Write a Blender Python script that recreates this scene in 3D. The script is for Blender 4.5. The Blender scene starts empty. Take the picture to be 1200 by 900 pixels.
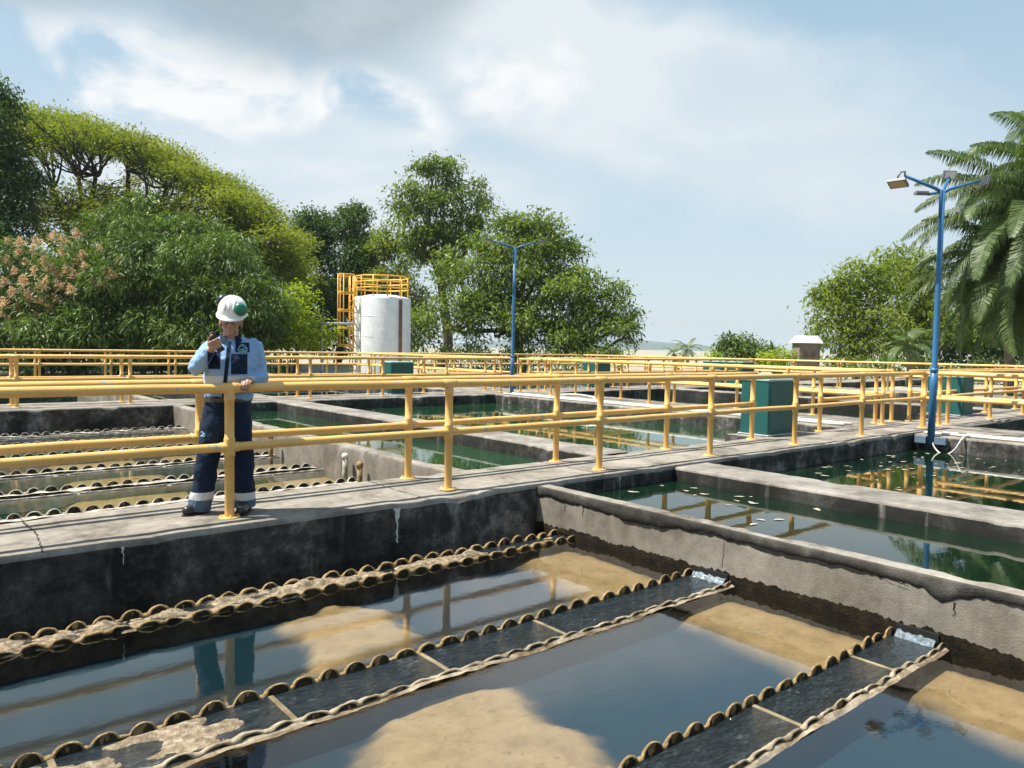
import bpy, bmesh, math, random
import numpy as np
from mathutils import Vector, Matrix, noise
from mathutils.bvhtree import BVHTree

R = math.radians
sc = bpy.context.scene
COL = sc.collection

# ------------------------------------------------------------------ camera
CAM_H = 1.3493
FPX, CX, CY = 886.2, 600.0, 450.0
yaw, pit, rol = R(50.3716), R(2.7873), R(0.9658)
fw = np.array([math.cos(yaw)*math.cos(pit), math.sin(yaw)*math.cos(pit), -math.sin(pit)])
rt0 = np.array([math.sin(yaw), -math.cos(yaw), 0.0]); up0 = np.cross(rt0, fw)
rt = rt0*math.cos(rol)+up0*math.sin(rol); up = -rt0*math.sin(rol)+up0*math.cos(rol)
CAM = np.array([0, 0, CAM_H])
cam_d = bpy.data.cameras.new('camera'); cam = bpy.data.objects.new('camera', cam_d); COL.objects.link(cam)
cam_d.sensor_width = 36.0; cam_d.lens = FPX/1200*36.0; cam_d.clip_start = 0.05; cam_d.clip_end = 20000
M = Matrix.Identity(4)
for i in range(3):
    M[i][0] = rt[i]; M[i][1] = up[i]; M[i][2] = -fw[i]; M[i][3] = CAM[i]
cam.matrix_world = M
sc.camera = cam

def at(x, y, depth):
    return CAM + (fw + rt*(x-CX)/FPX - up*(y-CY)/FPX)*depth
def un(x, y, z=0.0):
    d = fw + rt*(x-CX)/FPX - up*(y-CY)/FPX
    return CAM + d*((z-CAM_H)/d[2])

# ------------------------------------------------------------------ render settings, sky and sun
sc.render.engine = 'CYCLES'
sc.cycles.use_denoising = True
sc.cycles.max_bounces = 8; sc.cycles.diffuse_bounces = 3; sc.cycles.glossy_bounces = 3
sc.cycles.transmission_bounces = 4; sc.cycles.transparent_max_bounces = 10
sc.cycles.caustics_reflective = False; sc.cycles.caustics_refractive = False
sc.view_settings.view_transform = 'Standard'; sc.view_settings.look = 'None'
sc.view_settings.exposure = 0.98; sc.view_settings.gamma = 1.0; sc.view_settings.use_curve_mapping = False

SUN = Vector((-0.45, 0.30, 1.0)).normalized()
SKY_STRENGTH = 0.085
sl = bpy.data.lights.new('sun', 'SUN'); sl.energy = 5.0; sl.angle = R(0.55); sl.color = (1.0, 0.94, 0.84)
so = bpy.data.objects.new('sun', sl); COL.objects.link(so)
so.rotation_euler = SUN.to_track_quat('Z', 'Y').to_euler(); so.location = SUN*60

class NT:
    """tiny node-tree helper"""
    def __init__(s, tree): s.t = tree; s.n = tree.nodes; s.l = tree.links
    def new(s, typ, **kw):
        n = s.n.new(typ)
        for k, v in kw.items(): setattr(n, k, v)
        return n
    def link(s, a, b): s.l.new(a, b)
    def put(s, sock, v):
        if hasattr(v, 'is_linked') or isinstance(v, bpy.types.NodeSocket): s.l.new(v, sock)
        else:
            if isinstance(v, tuple) and len(v) == 3 and sock.type == 'RGBA': v = (*v, 1.0)
            sock.default_value = v
    def math(s, op, a, b=0.0, c=None, clamp=False):
        n = s.n.new('ShaderNodeMath'); n.operation = op; n.use_clamp = clamp
        s.put(n.inputs[0], a); s.put(n.inputs[1], b)
        if c is not None: s.put(n.inputs[2], c)
        return n.outputs[0]
    def mix(s, fac, a, b, mode='MIX'):
        n = s.n.new('ShaderNodeMix'); n.data_type = 'RGBA'; n.blend_type = mode; n.clamp_factor = True
        s.put(n.inputs[0], fac); s.put(n.inputs[6], a); s.put(n.inputs[7], b)
        return n.outputs[2]
    def ramp(s, fac, stops):
        n = s.n.new('ShaderNodeValToRGB'); e = n.color_ramp.elements
        while len(e) < len(stops): e.new(0.5)
        for i, (p, c) in enumerate(stops):
            e[i].position = p; e[i].color = (*c, 1.0) if not isinstance(c, (int, float)) else (c, c, c, 1.0)
        s.put(n.inputs[0], fac); return n.outputs[0]
    def step(s, v, lo, hi):
        n = s.n.new('ShaderNodeMapRange'); n.interpolation_type = 'SMOOTHSTEP'
        s.put(n.inputs[0], v); n.inputs[1].default_value = lo; n.inputs[2].default_value = hi
        n.inputs[3].default_value = 0.0; n.inputs[4].default_value = 1.0
        return n.outputs[0]
    def noise(s, vec, scale, detail=4.0, rough=0.55, dist=0.0):
        n = s.n.new('ShaderNodeTexNoise'); n.inputs['Scale'].default_value = scale
        n.inputs['Detail'].default_value = detail; n.inputs['Roughness'].default_value = rough
        n.inputs['Distortion'].default_value = dist
        s.put(n.inputs['Vector'], vec); return n.outputs['Fac']
    def mapping(s, vec, scale=(1, 1, 1), loc=(0, 0, 0), rot=(0, 0, 0)):
        n = s.n.new('ShaderNodeMapping'); s.put(n.inputs['Vector'], vec)
        n.inputs['Scale'].default_value = scale; n.inputs['Location'].default_value = loc; n.inputs['Rotation'].default_value = rot
        return n.outputs[0]

def build_world():
    w = bpy.data.worlds.new('World'); sc.world = w; w.use_nodes = True
    k = NT(w.node_tree); k.n.clear()
    sky = k.new('ShaderNodeTexSky', sky_type='NISHITA', sun_disc=False)
    sky.sun_elevation = math.asin(SUN.z); sky.sun_rotation = math.atan2(SUN.x, SUN.y)
    sky.air_density = 1.0; sky.dust_density = 1.6; sky.ozone_density = 1.2; sky.altitude = 50
    tc = k.new('ShaderNodeTexCoord')
    d = k.mapping(tc.outputs['Generated'], rot=(0, 0, math.pi/2-yaw))      # +Y now looks the way the clouds are described from
    sp = k.new('ShaderNodeSeparateXYZ'); k.link(d, sp.inputs[0])
    x, y, z = sp.outputs
    az = k.math('ARCTAN2', x, y); el = k.math('ARCSINE', z)
    # clouds on a flat deck overhead
    den = k.math('ADD', k.math('MAXIMUM', z, 0.0), 0.42)
    cv = k.new('ShaderNodeCombineXYZ')
    k.link(k.math('DIVIDE', x, den), cv.inputs[0]); k.link(k.math('DIVIDE', y, den), cv.inputs[1])
    big = k.noise(cv.outputs[0], 1.6, 5.0, 0.52, 0.2)
    det = k.noise(cv.outputs[0], 5.0, 6.0, 0.55, 0.25)
    wisp = k.noise(k.mapping(cv.outputs[0], scale=(0.8, 1.3, 1), rot=(0, 0, 0.5)), 2.6, 6.0, 0.52, 0.4)
    wu = k.math('MULTIPLY', k.math('SUBTRACT', big, 0.5), 0.16); wv = k.math('MULTIPLY', k.math('SUBTRACT', det, 0.5), 0.11)
    au = k.math('ADD', az, wu); ev = k.math('ADD', el, wv)
    def blob(u0, v0, ru, rv, tilt=0.0):
        du = k.math('SUBTRACT', au, u0); dv = k.math('SUBTRACT', k.math('SUBTRACT', ev, v0), k.math('MULTIPLY', du, tilt))
        q = k.math('ADD', k.math('POWER', k.math('ABSOLUTE', k.math('DIVIDE', du, ru)), 2.0), k.math('POWER', k.math('ABSOLUTE', k.math('DIVIDE', dv, rv)), 2.0))
        return k.math('SUBTRACT', 1.0, k.math('SQRT', q), clamp=True)
    col = k.mix(k.step(el, 0.0, 0.5), k.mix(0.8, sky.outputs[0], (4.1, 4.75, 5.1)), k.mix(0.75, sky.outputs[0], (2.5, 3.75, 4.6)))
    # thin veil and cirrus
    veil = k.math('MULTIPLY', k.step(wisp, 0.36, 0.72), 0.75)
    cir = k.math('MAXIMUM', blob(0.16, 0.31, 0.50, 0.15, -0.26), blob(-0.25, 0.20, 0.45, 0.10, 0.0))
    cirm = k.math('MULTIPLY', k.step(cir, 0.0, 0.55), k.math('ADD', 0.58, veil), clamp=True)
    col = k.mix(cirm, col, (4.7, 5.1, 5.35))
    # bright broken cumulus edge low on the left
    wh = k.math('MAXIMUM', k.math('MAXIMUM', blob(-0.42, 0.31, 0.26, 0.075, -0.05), blob(-0.19, 0.295, 0.13, 0.07, -0.1)), blob(0.0, 0.345, 0.11, 0.075, 0.0))
    whm = k.math('MULTIPLY', k.step(wh, 0.05, 0.5), k.step(det, 0.40, 0.60))
    col = k.mix(whm, col, (5.7, 5.8, 5.85))
    # grey cloud bank above it
    gy = k.math('MAXIMUM', blob(-0.29, 0.47, 0.37, 0.185, 0.0), blob(-0.66, 0.48, 0.62, 0.185, 0.05))
    gym = k.step(gy, 0.10, 0.46)
    gcol = k.mix(k.step(det, 0.35, 0.7), (2.35, 2.85, 3.25), (3.1, 3.6, 3.95))
    col = k.mix(k.math('MULTIPLY', gym, 0.92), col, gcol)
    # scattered clouds over the rest of the dome, overhead and behind
    far = k.math('MULTIPLY', k.step(big, 0.52, 0.70), k.step(el, 0.62, 0.85))
    col = k.mix(k.math('MULTIPLY', far, 0.6), col, (4.6, 4.8, 5.0))
    bg = k.new('ShaderNodeBackground'); k.link(col, bg.inputs[0]); bg.inputs[1].default_value = SKY_STRENGTH
    out = k.new('ShaderNodeOutputWorld'); k.link(bg.outputs[0], out.inputs[0])
build_world()

# ------------------------------------------------------------------ materials
def new_mat(name):
    m = bpy.data.materials.new(name); m.use_nodes = True
    k = NT(m.node_tree); b = k.n['Principled BSDF']
    tc = k.new('ShaderNodeTexCoord')
    return m, k, b, tc.outputs['Object']
def bump(k, b, h, strength=0.3, dist=0.01):
    n = k.new('ShaderNodeBump'); n.inputs['Strength'].default_value = strength; n.inputs['Distance'].default_value = dist
    k.put(n.inputs['Height'], h); k.link(n.outputs[0], b.inputs['Normal']); return n

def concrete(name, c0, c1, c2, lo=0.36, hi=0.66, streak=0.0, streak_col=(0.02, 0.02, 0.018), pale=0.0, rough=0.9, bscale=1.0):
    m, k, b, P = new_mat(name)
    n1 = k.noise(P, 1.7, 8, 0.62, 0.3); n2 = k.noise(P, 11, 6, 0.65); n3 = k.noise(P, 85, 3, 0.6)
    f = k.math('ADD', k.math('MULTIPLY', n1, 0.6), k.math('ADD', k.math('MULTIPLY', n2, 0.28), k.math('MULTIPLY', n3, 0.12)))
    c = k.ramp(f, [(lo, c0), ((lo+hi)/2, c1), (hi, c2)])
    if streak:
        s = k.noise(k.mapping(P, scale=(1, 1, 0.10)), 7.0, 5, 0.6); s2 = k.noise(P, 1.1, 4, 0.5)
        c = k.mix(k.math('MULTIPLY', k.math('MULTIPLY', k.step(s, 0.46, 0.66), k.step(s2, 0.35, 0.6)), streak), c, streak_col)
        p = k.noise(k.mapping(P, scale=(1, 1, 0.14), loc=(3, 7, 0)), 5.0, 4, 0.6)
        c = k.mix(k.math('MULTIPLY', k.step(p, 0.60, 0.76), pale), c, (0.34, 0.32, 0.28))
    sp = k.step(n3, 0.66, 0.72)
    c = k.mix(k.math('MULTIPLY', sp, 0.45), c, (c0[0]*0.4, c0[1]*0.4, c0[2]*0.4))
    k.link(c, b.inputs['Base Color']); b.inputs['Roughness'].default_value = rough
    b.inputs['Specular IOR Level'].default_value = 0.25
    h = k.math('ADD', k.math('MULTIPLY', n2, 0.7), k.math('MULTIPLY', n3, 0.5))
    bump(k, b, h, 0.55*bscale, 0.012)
    return m

MAT = {}
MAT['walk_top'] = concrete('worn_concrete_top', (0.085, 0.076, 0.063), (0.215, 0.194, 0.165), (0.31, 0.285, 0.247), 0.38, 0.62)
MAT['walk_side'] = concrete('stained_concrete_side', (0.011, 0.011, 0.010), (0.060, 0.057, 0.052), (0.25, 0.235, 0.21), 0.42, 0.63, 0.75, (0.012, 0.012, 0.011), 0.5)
MAT['wall_light'] = concrete('pale_concrete_face', (0.095, 0.084, 0.068), (0.18, 0.162, 0.135), (0.25, 0.23, 0.196), 0.36, 0.64, 0.35, (0.10, 0.09, 0.07), 0.25)
MAT['wall_top'] = concrete('wall_coping_top', (0.10, 0.092, 0.080), (0.21, 0.194, 0.172), (0.33, 0.308, 0.275), 0.36, 0.64)
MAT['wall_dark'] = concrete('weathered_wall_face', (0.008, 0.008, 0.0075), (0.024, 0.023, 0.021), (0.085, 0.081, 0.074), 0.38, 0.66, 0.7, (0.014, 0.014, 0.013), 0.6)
MAT['cap_dark'] = concrete('lichen_grey_render', (0.018, 0.017, 0.015), (0.052, 0.049, 0.044), (0.125, 0.116, 0.102), 0.38, 0.66, 0.3, (0.03, 0.03, 0.026), 0.2, bscale=1.4)
MAT['ground'] = concrete('dry_ground', (0.13, 0.12, 0.08), (0.30, 0.28, 0.22), (0.42, 0.40, 0.35), 0.36, 0.66)

def plain(name, c, rough=0.6, metal=0.0, spec=0.5, var=0.0, vscale=6.0, bstr=0.0, bsc=40.0):
    m, k, b, P = new_mat(name)
    if var:
        f = k.noise(P, vscale, 5, 0.6)
        cc = k.ramp(f, [(0.3, tuple(max(0, v*(1-var)) for v in c)), (0.7, tuple(min(1, v*(1+var)) for v in c))])
        k.link(cc, b.inputs['Base Color'])
    else: b.inputs['Base Color'].default_value = (*c, 1)
    b.inputs['Roughness'].default_value = rough; b.inputs['Metallic'].default_value = metal
    b.inputs['Specular IOR Level'].default_value = spec
    if bstr: bump(k, b, k.noise(P, bsc, 4, 0.6), bstr, 0.01)
    return m

def painted(name, c, under=(0.30, 0.34, 0.38), wear=0.64, rough=0.42, dirt=(0.16, 0.09, 0.03)):
    m, k, b, P = new_mat(name)
    n1 = k.noise(P, 3.0, 5, 0.6); n2 = k.noise(P, 9.0, 6, 0.62, 0.4); n3 = k.noise(P, 45, 4, 0.6)
    col = k.ramp(n1, [(0.3, tuple(v*0.86 for v in c)), (0.7, tuple(min(1, v*1.08) for v in c))])
    col = k.mix(k.math('MULTIPLY', k.step(n3, 0.56, 0.72), 0.35), col, dirt)
    chip = k.math('MULTIPLY', k.step(n2, wear, wear+0.03), k.step(n1, 0.45, 0.55))
    col = k.mix(chip, col, under)
    k.link(col, b.inputs['Base Color']); b.inputs['Roughness'].default_value = rough
    b.inputs['Specular IOR Level'].default_value = 0.4
    bump(k, b, k.math('ADD', k.math('MULTIPLY', n3, 0.4), k.math('MULTIPLY', chip, -1.0)), 0.25, 0.004)
    return m
MAT['yellow'] = painted('yellow_ochre_paint', (0.72, 0.425, 0.13), wear=0.60)
MAT['yellow2'] = painted('bright_safety_yellow', (0.78, 0.42, 0.05), wear=0.8)
MAT['blue'] = painted('blue_gloss_paint', (0.03, 0.13, 0.28), under=(0.09, 0.16, 0.25), wear=0.68, dirt=(0.02, 0.05, 0.10))
MAT['bluegrey'] = painted('blue_grey_paint', (0.12, 0.17, 0.23), wear=0.68, dirt=(0.05, 0.06, 0.07))
MAT['teal'] = painted('teal_fibreglass', (0.008, 0.088, 0.080), under=(0.03, 0.17, 0.16), wear=0.66, rough=0.55, dirt=(0.01, 0.06, 0.055))
MAT['teal_lid'] = plain('faded_teal_lid', (0.23, 0.42, 0.40), 0.6, var=0.2)
MAT['tank_white'] = painted('tank_white_paint', (0.74, 0.76, 0.77), under=(0.45, 0.40, 0.35), wear=0.78, dirt=(0.45, 0.42, 0.38))
MAT['rust'] = plain('rust', (0.18, 0.10, 0.06), 0.9, var=0.4)
MAT['grey_pipe'] = plain('galvanised_pipe', (0.36, 0.39, 0.41), 0.55, var=0.15)
MAT['white_pipe'] = plain('white_conduit', (0.62, 0.60, 0.56), 0.55, var=0.15)
MAT['lamp_grey'] = plain('lamp_housing', (0.12, 0.13, 0.14), 0.5, var=0.1)
MAT['lens'] = plain('lamp_lens', (0.62, 0.60, 0.52), 0.2)
MAT['lens_tan'] = plain('tan_lens', (0.42, 0.30, 0.16), 0.3)
MAT['hut'] = plain('brown_panel', (0.20, 0.165, 0.13), 0.8, var=0.25)
MAT['white_roof'] = plain('white_roof_sheet', (0.82, 0.82, 0.82), 0.45)
MAT['dark'] = plain('dark_gap', (0.008, 0.008, 0.007), 1.0)
MAT['bark'] = plain('bark', (0.075, 0.06, 0.046), 0.95, var=0.4, vscale=4, bstr=0.6, bsc=14)
MAT['bark_dark'] = plain('dark_bark', (0.038, 0.032, 0.026), 0.95, var=0.4, vscale=4)
MAT['palm_bark'] = plain('palm_bark', (0.20, 0.17, 0.14), 0.95, var=0.35, vscale=5, bstr=0.5, bsc=20)
MAT['hill'] = plain('hill_scrub', (0.06, 0.09, 0.07), 1.0, var=0.2, vscale=0.01)

def crust_mat():
    m, k, b, P = new_mat('algae_crust')
    n1 = k.noise(P, 14, 5, 0.65); n2 = k.noise(P, 70, 4, 0.6)
    c = k.ramp(n1, [(0.30, (0.075, 0.046, 0.016)), (0.5, (0.26, 0.172, 0.07)), (0.72, (0.43, 0.315, 0.16))])
    k.link(c, b.inputs['Base Color']); b.inputs['Roughness'].default_value = 0.75
    bump(k, b, k.math('ADD', n1, n2), 0.9, 0.015); return m
MAT['crust'] = crust_mat()
def plate_mat(name, c0, c1):
    m, k, b, P = new_mat(name)
    n1 = k.noise(P, 9, 5, 0.65)
    k.link(k.ramp(n1, [(0.35, c0), (0.65, c1)]), b.inputs['Base Color']); b.inputs['Roughness'].default_value = 0.9; b.inputs['Specular IOR Level'].default_value = 0.1
    bump(k, b, k.noise(P, 60, 4, 0.6), 0.5, 0.006); return m
MAT['plate'] = plate_mat('algae_dark_plate', (0.010, 0.008, 0.005), (0.05, 0.038, 0.020))
MAT['plate_pale'] = plate_mat('limed_plate', (0.30, 0.28, 0.24), (0.52, 0.50, 0.45))

def water_clear(name, wave=0.05, scale=7.0, tint=(0.80, 0.86, 0.84), rough=0.004, ior=2.05):
    m = bpy.data.materials.new(name); m.use_nodes = True; k = NT(m.node_tree); k.n.clear()
    tc = k.new('ShaderNodeTexCoord'); P = tc.outputs['Object']
    n = k.math('ADD', k.noise(k.mapping(P, scale=(0.7, 1.3, 1)), scale, 3, 0.5, 0.3), k.math('ADD', k.math('MULTIPLY', k.noise(P, scale*4, 2, 0.5), 0.30), k.math('MULTIPLY', k.noise(k.mapping(P, scale=(1, 2.2, 1)), scale*9, 2, 0.5), 0.14)))
    bp = k.new('ShaderNodeBump'); bp.inputs['Strength'].default_value = 1.0; bp.inputs['Distance'].default_value = wave*0.05
    k.link(n, bp.inputs['Height'])
    fr = k.new('ShaderNodeFresnel'); fr.inputs['IOR'].default_value = ior; k.link(bp.outputs[0], fr.inputs['Normal'])
    tr = k.new('ShaderNodeBsdfTransparent'); tr.inputs[0].default_value = (*tint, 1)
    gl = k.new('ShaderNodeBsdfGlossy'); gl.inputs['Roughness'].default_value = rough; gl.inputs[0].default_value = (1, 1, 1, 1)
    k.link(bp.outputs[0], gl.inputs['Normal'])
    geo = k.new('ShaderNodeNewGeometry')      # light coming up from the bed leaves the thin sheet unhindered
    mx = k.new('ShaderNodeMixShader'); k.link(k.math('MULTIPLY', fr.outputs[0], k.math('SUBTRACT', 1.0, geo.outputs['Backfacing'])), mx.inputs[0]); k.link(tr.outputs[0], mx.inputs[1]); k.link(gl.outputs[0], mx.inputs[2])
    o = k.new('ShaderNodeOutputMaterial'); k.link(mx.outputs[0], o.inputs[0]); return m
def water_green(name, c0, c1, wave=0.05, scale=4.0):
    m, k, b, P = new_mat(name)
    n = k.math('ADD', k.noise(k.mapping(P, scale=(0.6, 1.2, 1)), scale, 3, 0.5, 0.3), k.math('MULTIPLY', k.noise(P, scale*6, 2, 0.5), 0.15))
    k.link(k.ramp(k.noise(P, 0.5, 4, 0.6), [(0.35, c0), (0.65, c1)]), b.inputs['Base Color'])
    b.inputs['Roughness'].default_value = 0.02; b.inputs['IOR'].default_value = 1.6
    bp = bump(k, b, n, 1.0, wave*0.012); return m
MAT['water'] = water_clear('clear_settled_water', 0.0075, 7.0, (0.92, 0.89, 0.845))
MAT['water_rear'] = water_clear('clear_settled_water_rear', 0.008, 6.0, (0.93, 0.92, 0.86), 0.004, 1.36)
def running_water():
    m, k, b, P = new_mat('aerated_sparkle_water')
    Q = k.mapping(P, scale=(0.55, 1.2, 1)); n = k.noise(Q, 42, 4, 0.6, 0.8); n2 = k.noise(Q, 12, 4, 0.6, 0.5)
    k.link(k.ramp(k.math('ADD', k.math('MULTIPLY', n, .55), k.math('MULTIPLY', n2, .45)), [(0.38, (0.006, 0.010, 0.013)), (0.54, (0.018, 0.026, 0.030)), (0.65, (0.050, 0.062, 0.068)), (0.73, (0.30, 0.32, 0.32))]), b.inputs['Base Color'])  # pale flecks paint sparkle into the colour, along with aerated whiteness
    b.inputs['Roughness'].default_value = 0.06; b.inputs['IOR'].default_value = 1.6
    bump(k, b, k.math('ADD', n, k.math('MULTIPLY', n2, 1.5)), 1.0, 0.04); return m
MAT['water_rough'] = running_water()
MAT['water_green_rear'] = water_green('green_water_painted_sun', (0.006, 0.026, 0.012), (0.015, 0.052, 0.022))  # lighter copy of the green water, sunlight put into its colour
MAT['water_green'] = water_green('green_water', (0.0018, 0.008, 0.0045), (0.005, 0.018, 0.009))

def bed_mat():
    m, k, b, P = new_mat('tank_bed_sludge')
    a = k.new('ShaderNodeAttribute'); a.attribute_name = 'sludge'
    g = k.new('ShaderNodeAttribute'); g.attribute_name = 'algae'
    n1 = k.noise(P, 6, 6, 0.6); n2 = k.noise(P, 30, 4, 0.6)
    tan = k.ramp(k.math('ADD', k.math('MULTIPLY', n1, 0.7), k.math('MULTIPLY', n2, 0.3)), [(0.30, (0.165, 0.122, 0.058)), (0.52, (0.245, 0.187, 0.098)), (0.76, (0.30, 0.238, 0.14))])
    flake = k.step(k.noise(k.mapping(P, scale=(1, 1.8, 1)), 15, 4, 0.6, 0.6), 0.60, 0.68)
    tan = k.mix(k.math('MULTIPLY', flake, 0.42), tan, (0.075, 0.052, 0.02))
    deep = k.mix(g.outputs['Fac'], (0.0050, 0.0175, 0.0300), k.ramp(n1, [(0.3, (0.006, 0.020, 0.010)), (0.7, (0.018, 0.05, 0.022))]))
    k.link(k.mix(a.outputs['Fac'], deep, tan), b.inputs['Base Color']); b.inputs['Roughness'].default_value = 1.0
    b.inputs['Specular IOR Level'].default_value = 0.0
    return m
MAT['bed'] = bed_mat()

def leaf_mat(name, c_lo, c_hi, trans=0.35, gloss=0.25, t_col=None):
    m = bpy.data.materials.new(name); m.use_nodes = True; k = NT(m.node_tree); k.n.clear()
    a = k.new('ShaderNodeAttribute'); a.attribute_name = 'tint'
    c = k.mix(a.outputs['Fac'], c_lo, c_hi)
    b = k.new('ShaderNodeBsdfPrincipled'); k.link(c, b.inputs['Base Color']); b.inputs['Roughness'].default_value = 0.5
    b.inputs['Specular IOR Level'].default_value = gloss
    t = k.new('ShaderNodeBsdfTranslucent')
    k.link(k.mix(1.0, c, t_col or (1.5, 1.7, 0.6), 'MULTIPLY'), t.inputs[0])
    mx = k.new('ShaderNodeMixShader'); mx.inputs[0].default_value = trans
    k.link(b.outputs[0], mx.inputs[1]); k.link(t.outputs[0], mx.inputs[2])
    o = k.new('ShaderNodeOutputMaterial'); k.link(mx.outputs[0], o.inputs[0]); return m
MAT['leaf_rain'] = leaf_mat('feathery_yellow_green_leaf', (0.098, 0.135, 0.018), (0.235, 0.265, 0.045), 0.40, 0.1, (1.4, 1.45, 0.55))
MAT['leaf_mango'] = leaf_mat('mango_leaf', (0.038, 0.074, 0.012), (0.140, 0.205, 0.038), 0.25, 0.3)
MAT['leaf_dark'] = leaf_mat('dark_leaf', (0.026, 0.056, 0.014), (0.082, 0.135, 0.032), 0.25, 0.2)
MAT['leaf_mid'] = leaf_mat('mid_green_leaf', (0.055, 0.092, 0.017), (0.180, 0.232, 0.048), 0.3, 0.2)
MAT['leaf_light'] = leaf_mat('light_green_leaf', (0.08, 0.115, 0.016), (0.22, 0.26, 0.045), 0.4, 0.2)
MAT['leaf_bright'] = leaf_mat('lime_leaf', (0.17, 0.22, 0.02), (0.33, 0.38, 0.05), 0.45, 0.15)
MAT['leaf_palm'] = leaf_mat('palm_leaflet', (0.034, 0.070, 0.018), (0.15, 0.20, 0.062), 0.32, 0.5)
MAT['leaf_dry'] = leaf_mat('dry_leaf', (0.30, 0.17, 0.05), (0.50, 0.30, 0.10), 0.35, 0.2, (1.2, 1.0, 0.6))
MAT['panicle'] = leaf_mat('flower_panicle', (0.50, 0.355, 0.215), (0.74, 0.58, 0.39), 0.3, 0.2, (1.2, 1.0, 0.8))

# ------------------------------------------------------------------ object helpers
def link(name, me, parent=None):
    o = bpy.data.objects.new(name, me); COL.objects.link(o)
    if parent is not None: o.parent = parent
    return o
def tag(o, label=None, cat=None, group=None, kind=None):
    if label: o['label'] = label
    if cat: o['category'] = cat
    if group: o['group'] = group
    if kind: o['kind'] = kind
    return o
def empty(name, loc=(0, 0, 0), rz=0.0):
    o = bpy.data.objects.new(name, None); COL.objects.link(o); o.location = loc; o.rotation_euler = (0, 0, rz)
    o.empty_display_size = 0.2
    return o
def copy_tree(o, parent=None):
    c = o.copy(); COL.objects.link(c)
    if parent is not None: c.parent = parent
    for ch in list(o.children): copy_tree(ch, c)
    return c

class MB:
    """collects simple shapes into one mesh; each face may carry a material slot"""
    def __init__(s): s.v = []; s.f = []; s.m = []; s.slot = 0; s.sm = []
    def add(s, vs, fs, smooth=False):
        o = len(s.v); s.v += [tuple(float(c) for c in p) for p in vs]
        for f in fs: s.f.append(tuple(i+o for i in f)); s.m.append(s.slot); s.sm.append(smooth)
        return s
    def box(s, x0, x1, y0, y1, z0, z1, bev=0.0):
        if bev:
            b = bev; vs = []; 
            bm = bmesh.new(); bmesh.ops.create_cube(bm, size=1.0)
            for v in bm.verts: v.co = Vector(((x0+x1)/2+v.co.x*(x1-x0), (y0+y1)/2+v.co.y*(y1-y0), (z0+z1)/2+v.co.z*(z1-z0)))
            bmesh.ops.bevel(bm, geom=bm.edges[:], offset=b, segments=2, profile=0.5, affect='EDGES')
            bm.verts.index_update()
            s.add([v.co[:] for v in bm.verts], [[v.index for v in f.verts] for f in bm.faces]); bm.free(); return s
        return s.add([(x0, y0, z0), (x1, y0, z0), (x1, y1, z0), (x0, y1, z0), (x0, y0, z1), (x1, y0, z1), (x1, y1, z1), (x0, y1, z1)],
                     [(0, 3, 2, 1), (4, 5, 6, 7), (0, 1, 5, 4), (1, 2, 6, 5), (2, 3, 7, 6), (3, 0, 4, 7)])
    def tube(s, pts, rad, seg=12, caps=True, smooth=True):
        pts = [np.array(p, float) for p in pts]; n = len(pts)
        rad = [rad]*n if isinstance(rad, (int, float)) else list(rad)
        vs = []; t0 = pts[1]-pts[0]; t0 = t0/np.linalg.norm(t0)
        a = np.array([0, 0, 1.0]) if abs(t0[2]) < 0.9 else np.array([1.0, 0, 0])
        u = np.cross(t0, a); u /= np.linalg.norm(u)
        for i in range(n):
            t = pts[min(i+1, n-1)]-pts[max(i-1, 0)]; t = t/(np.linalg.norm(t)+1e-12)
            u = u-t*(u@t); u /= np.linalg.norm(u)+1e-12; w = np.cross(t, u)
            for j in range(seg):
                q = 2*math.pi*j/seg; vs.append(pts[i]+(u*math.cos(q)+w*math.sin(q))*rad[i])
        fs = [(i*seg+j, i*seg+(j+1) % seg, (i+1)*seg+(j+1) % seg, (i+1)*seg+j) for i in range(n-1) for j in range(seg)]
        s.add(vs, fs, smooth)
        if caps:
            o = len(s.v)-n*seg
            s.f.append(tuple(o+j for j in reversed(range(seg)))); s.m.append(s.slot); s.sm.append(False)
            s.f.append(tuple(o+(n-1)*seg+j for j in range(seg))); s.m.append(s.slot); s.sm.append(False)
        return s
    def lathe(s, prof, c=(0, 0, 0), seg=24, smooth=True):
        n = len(prof); vs = [(c[0]+r*math.cos(2*math.pi*j/seg), c[1]+r*math.sin(2*math.pi*j/seg), c[2]+z) for r, z in prof for j in range(seg)]
        fs = [(i*seg+j, i*seg+(j+1) % seg, (i+1)*seg+(j+1) % seg, (i+1)*seg+j) for i in range(n-1) for j in range(seg)]
        return s.add(vs, fs, smooth)
    def mesh(s, name, mats):
        me = bpy.data.meshes.new(name); me.from_pydata(s.v, [], s.f); me.update()
        for m in (mats if isinstance(mats, (list, tuple)) else [mats]): me.materials.append(m)
        me.polygons.foreach_set('material_index', s.m); me.polygons.foreach_set('use_smooth', s.sm)
        return me
    def build(s, name, mats, parent=None): return link(name, s.mesh(name, mats), parent)

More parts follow.
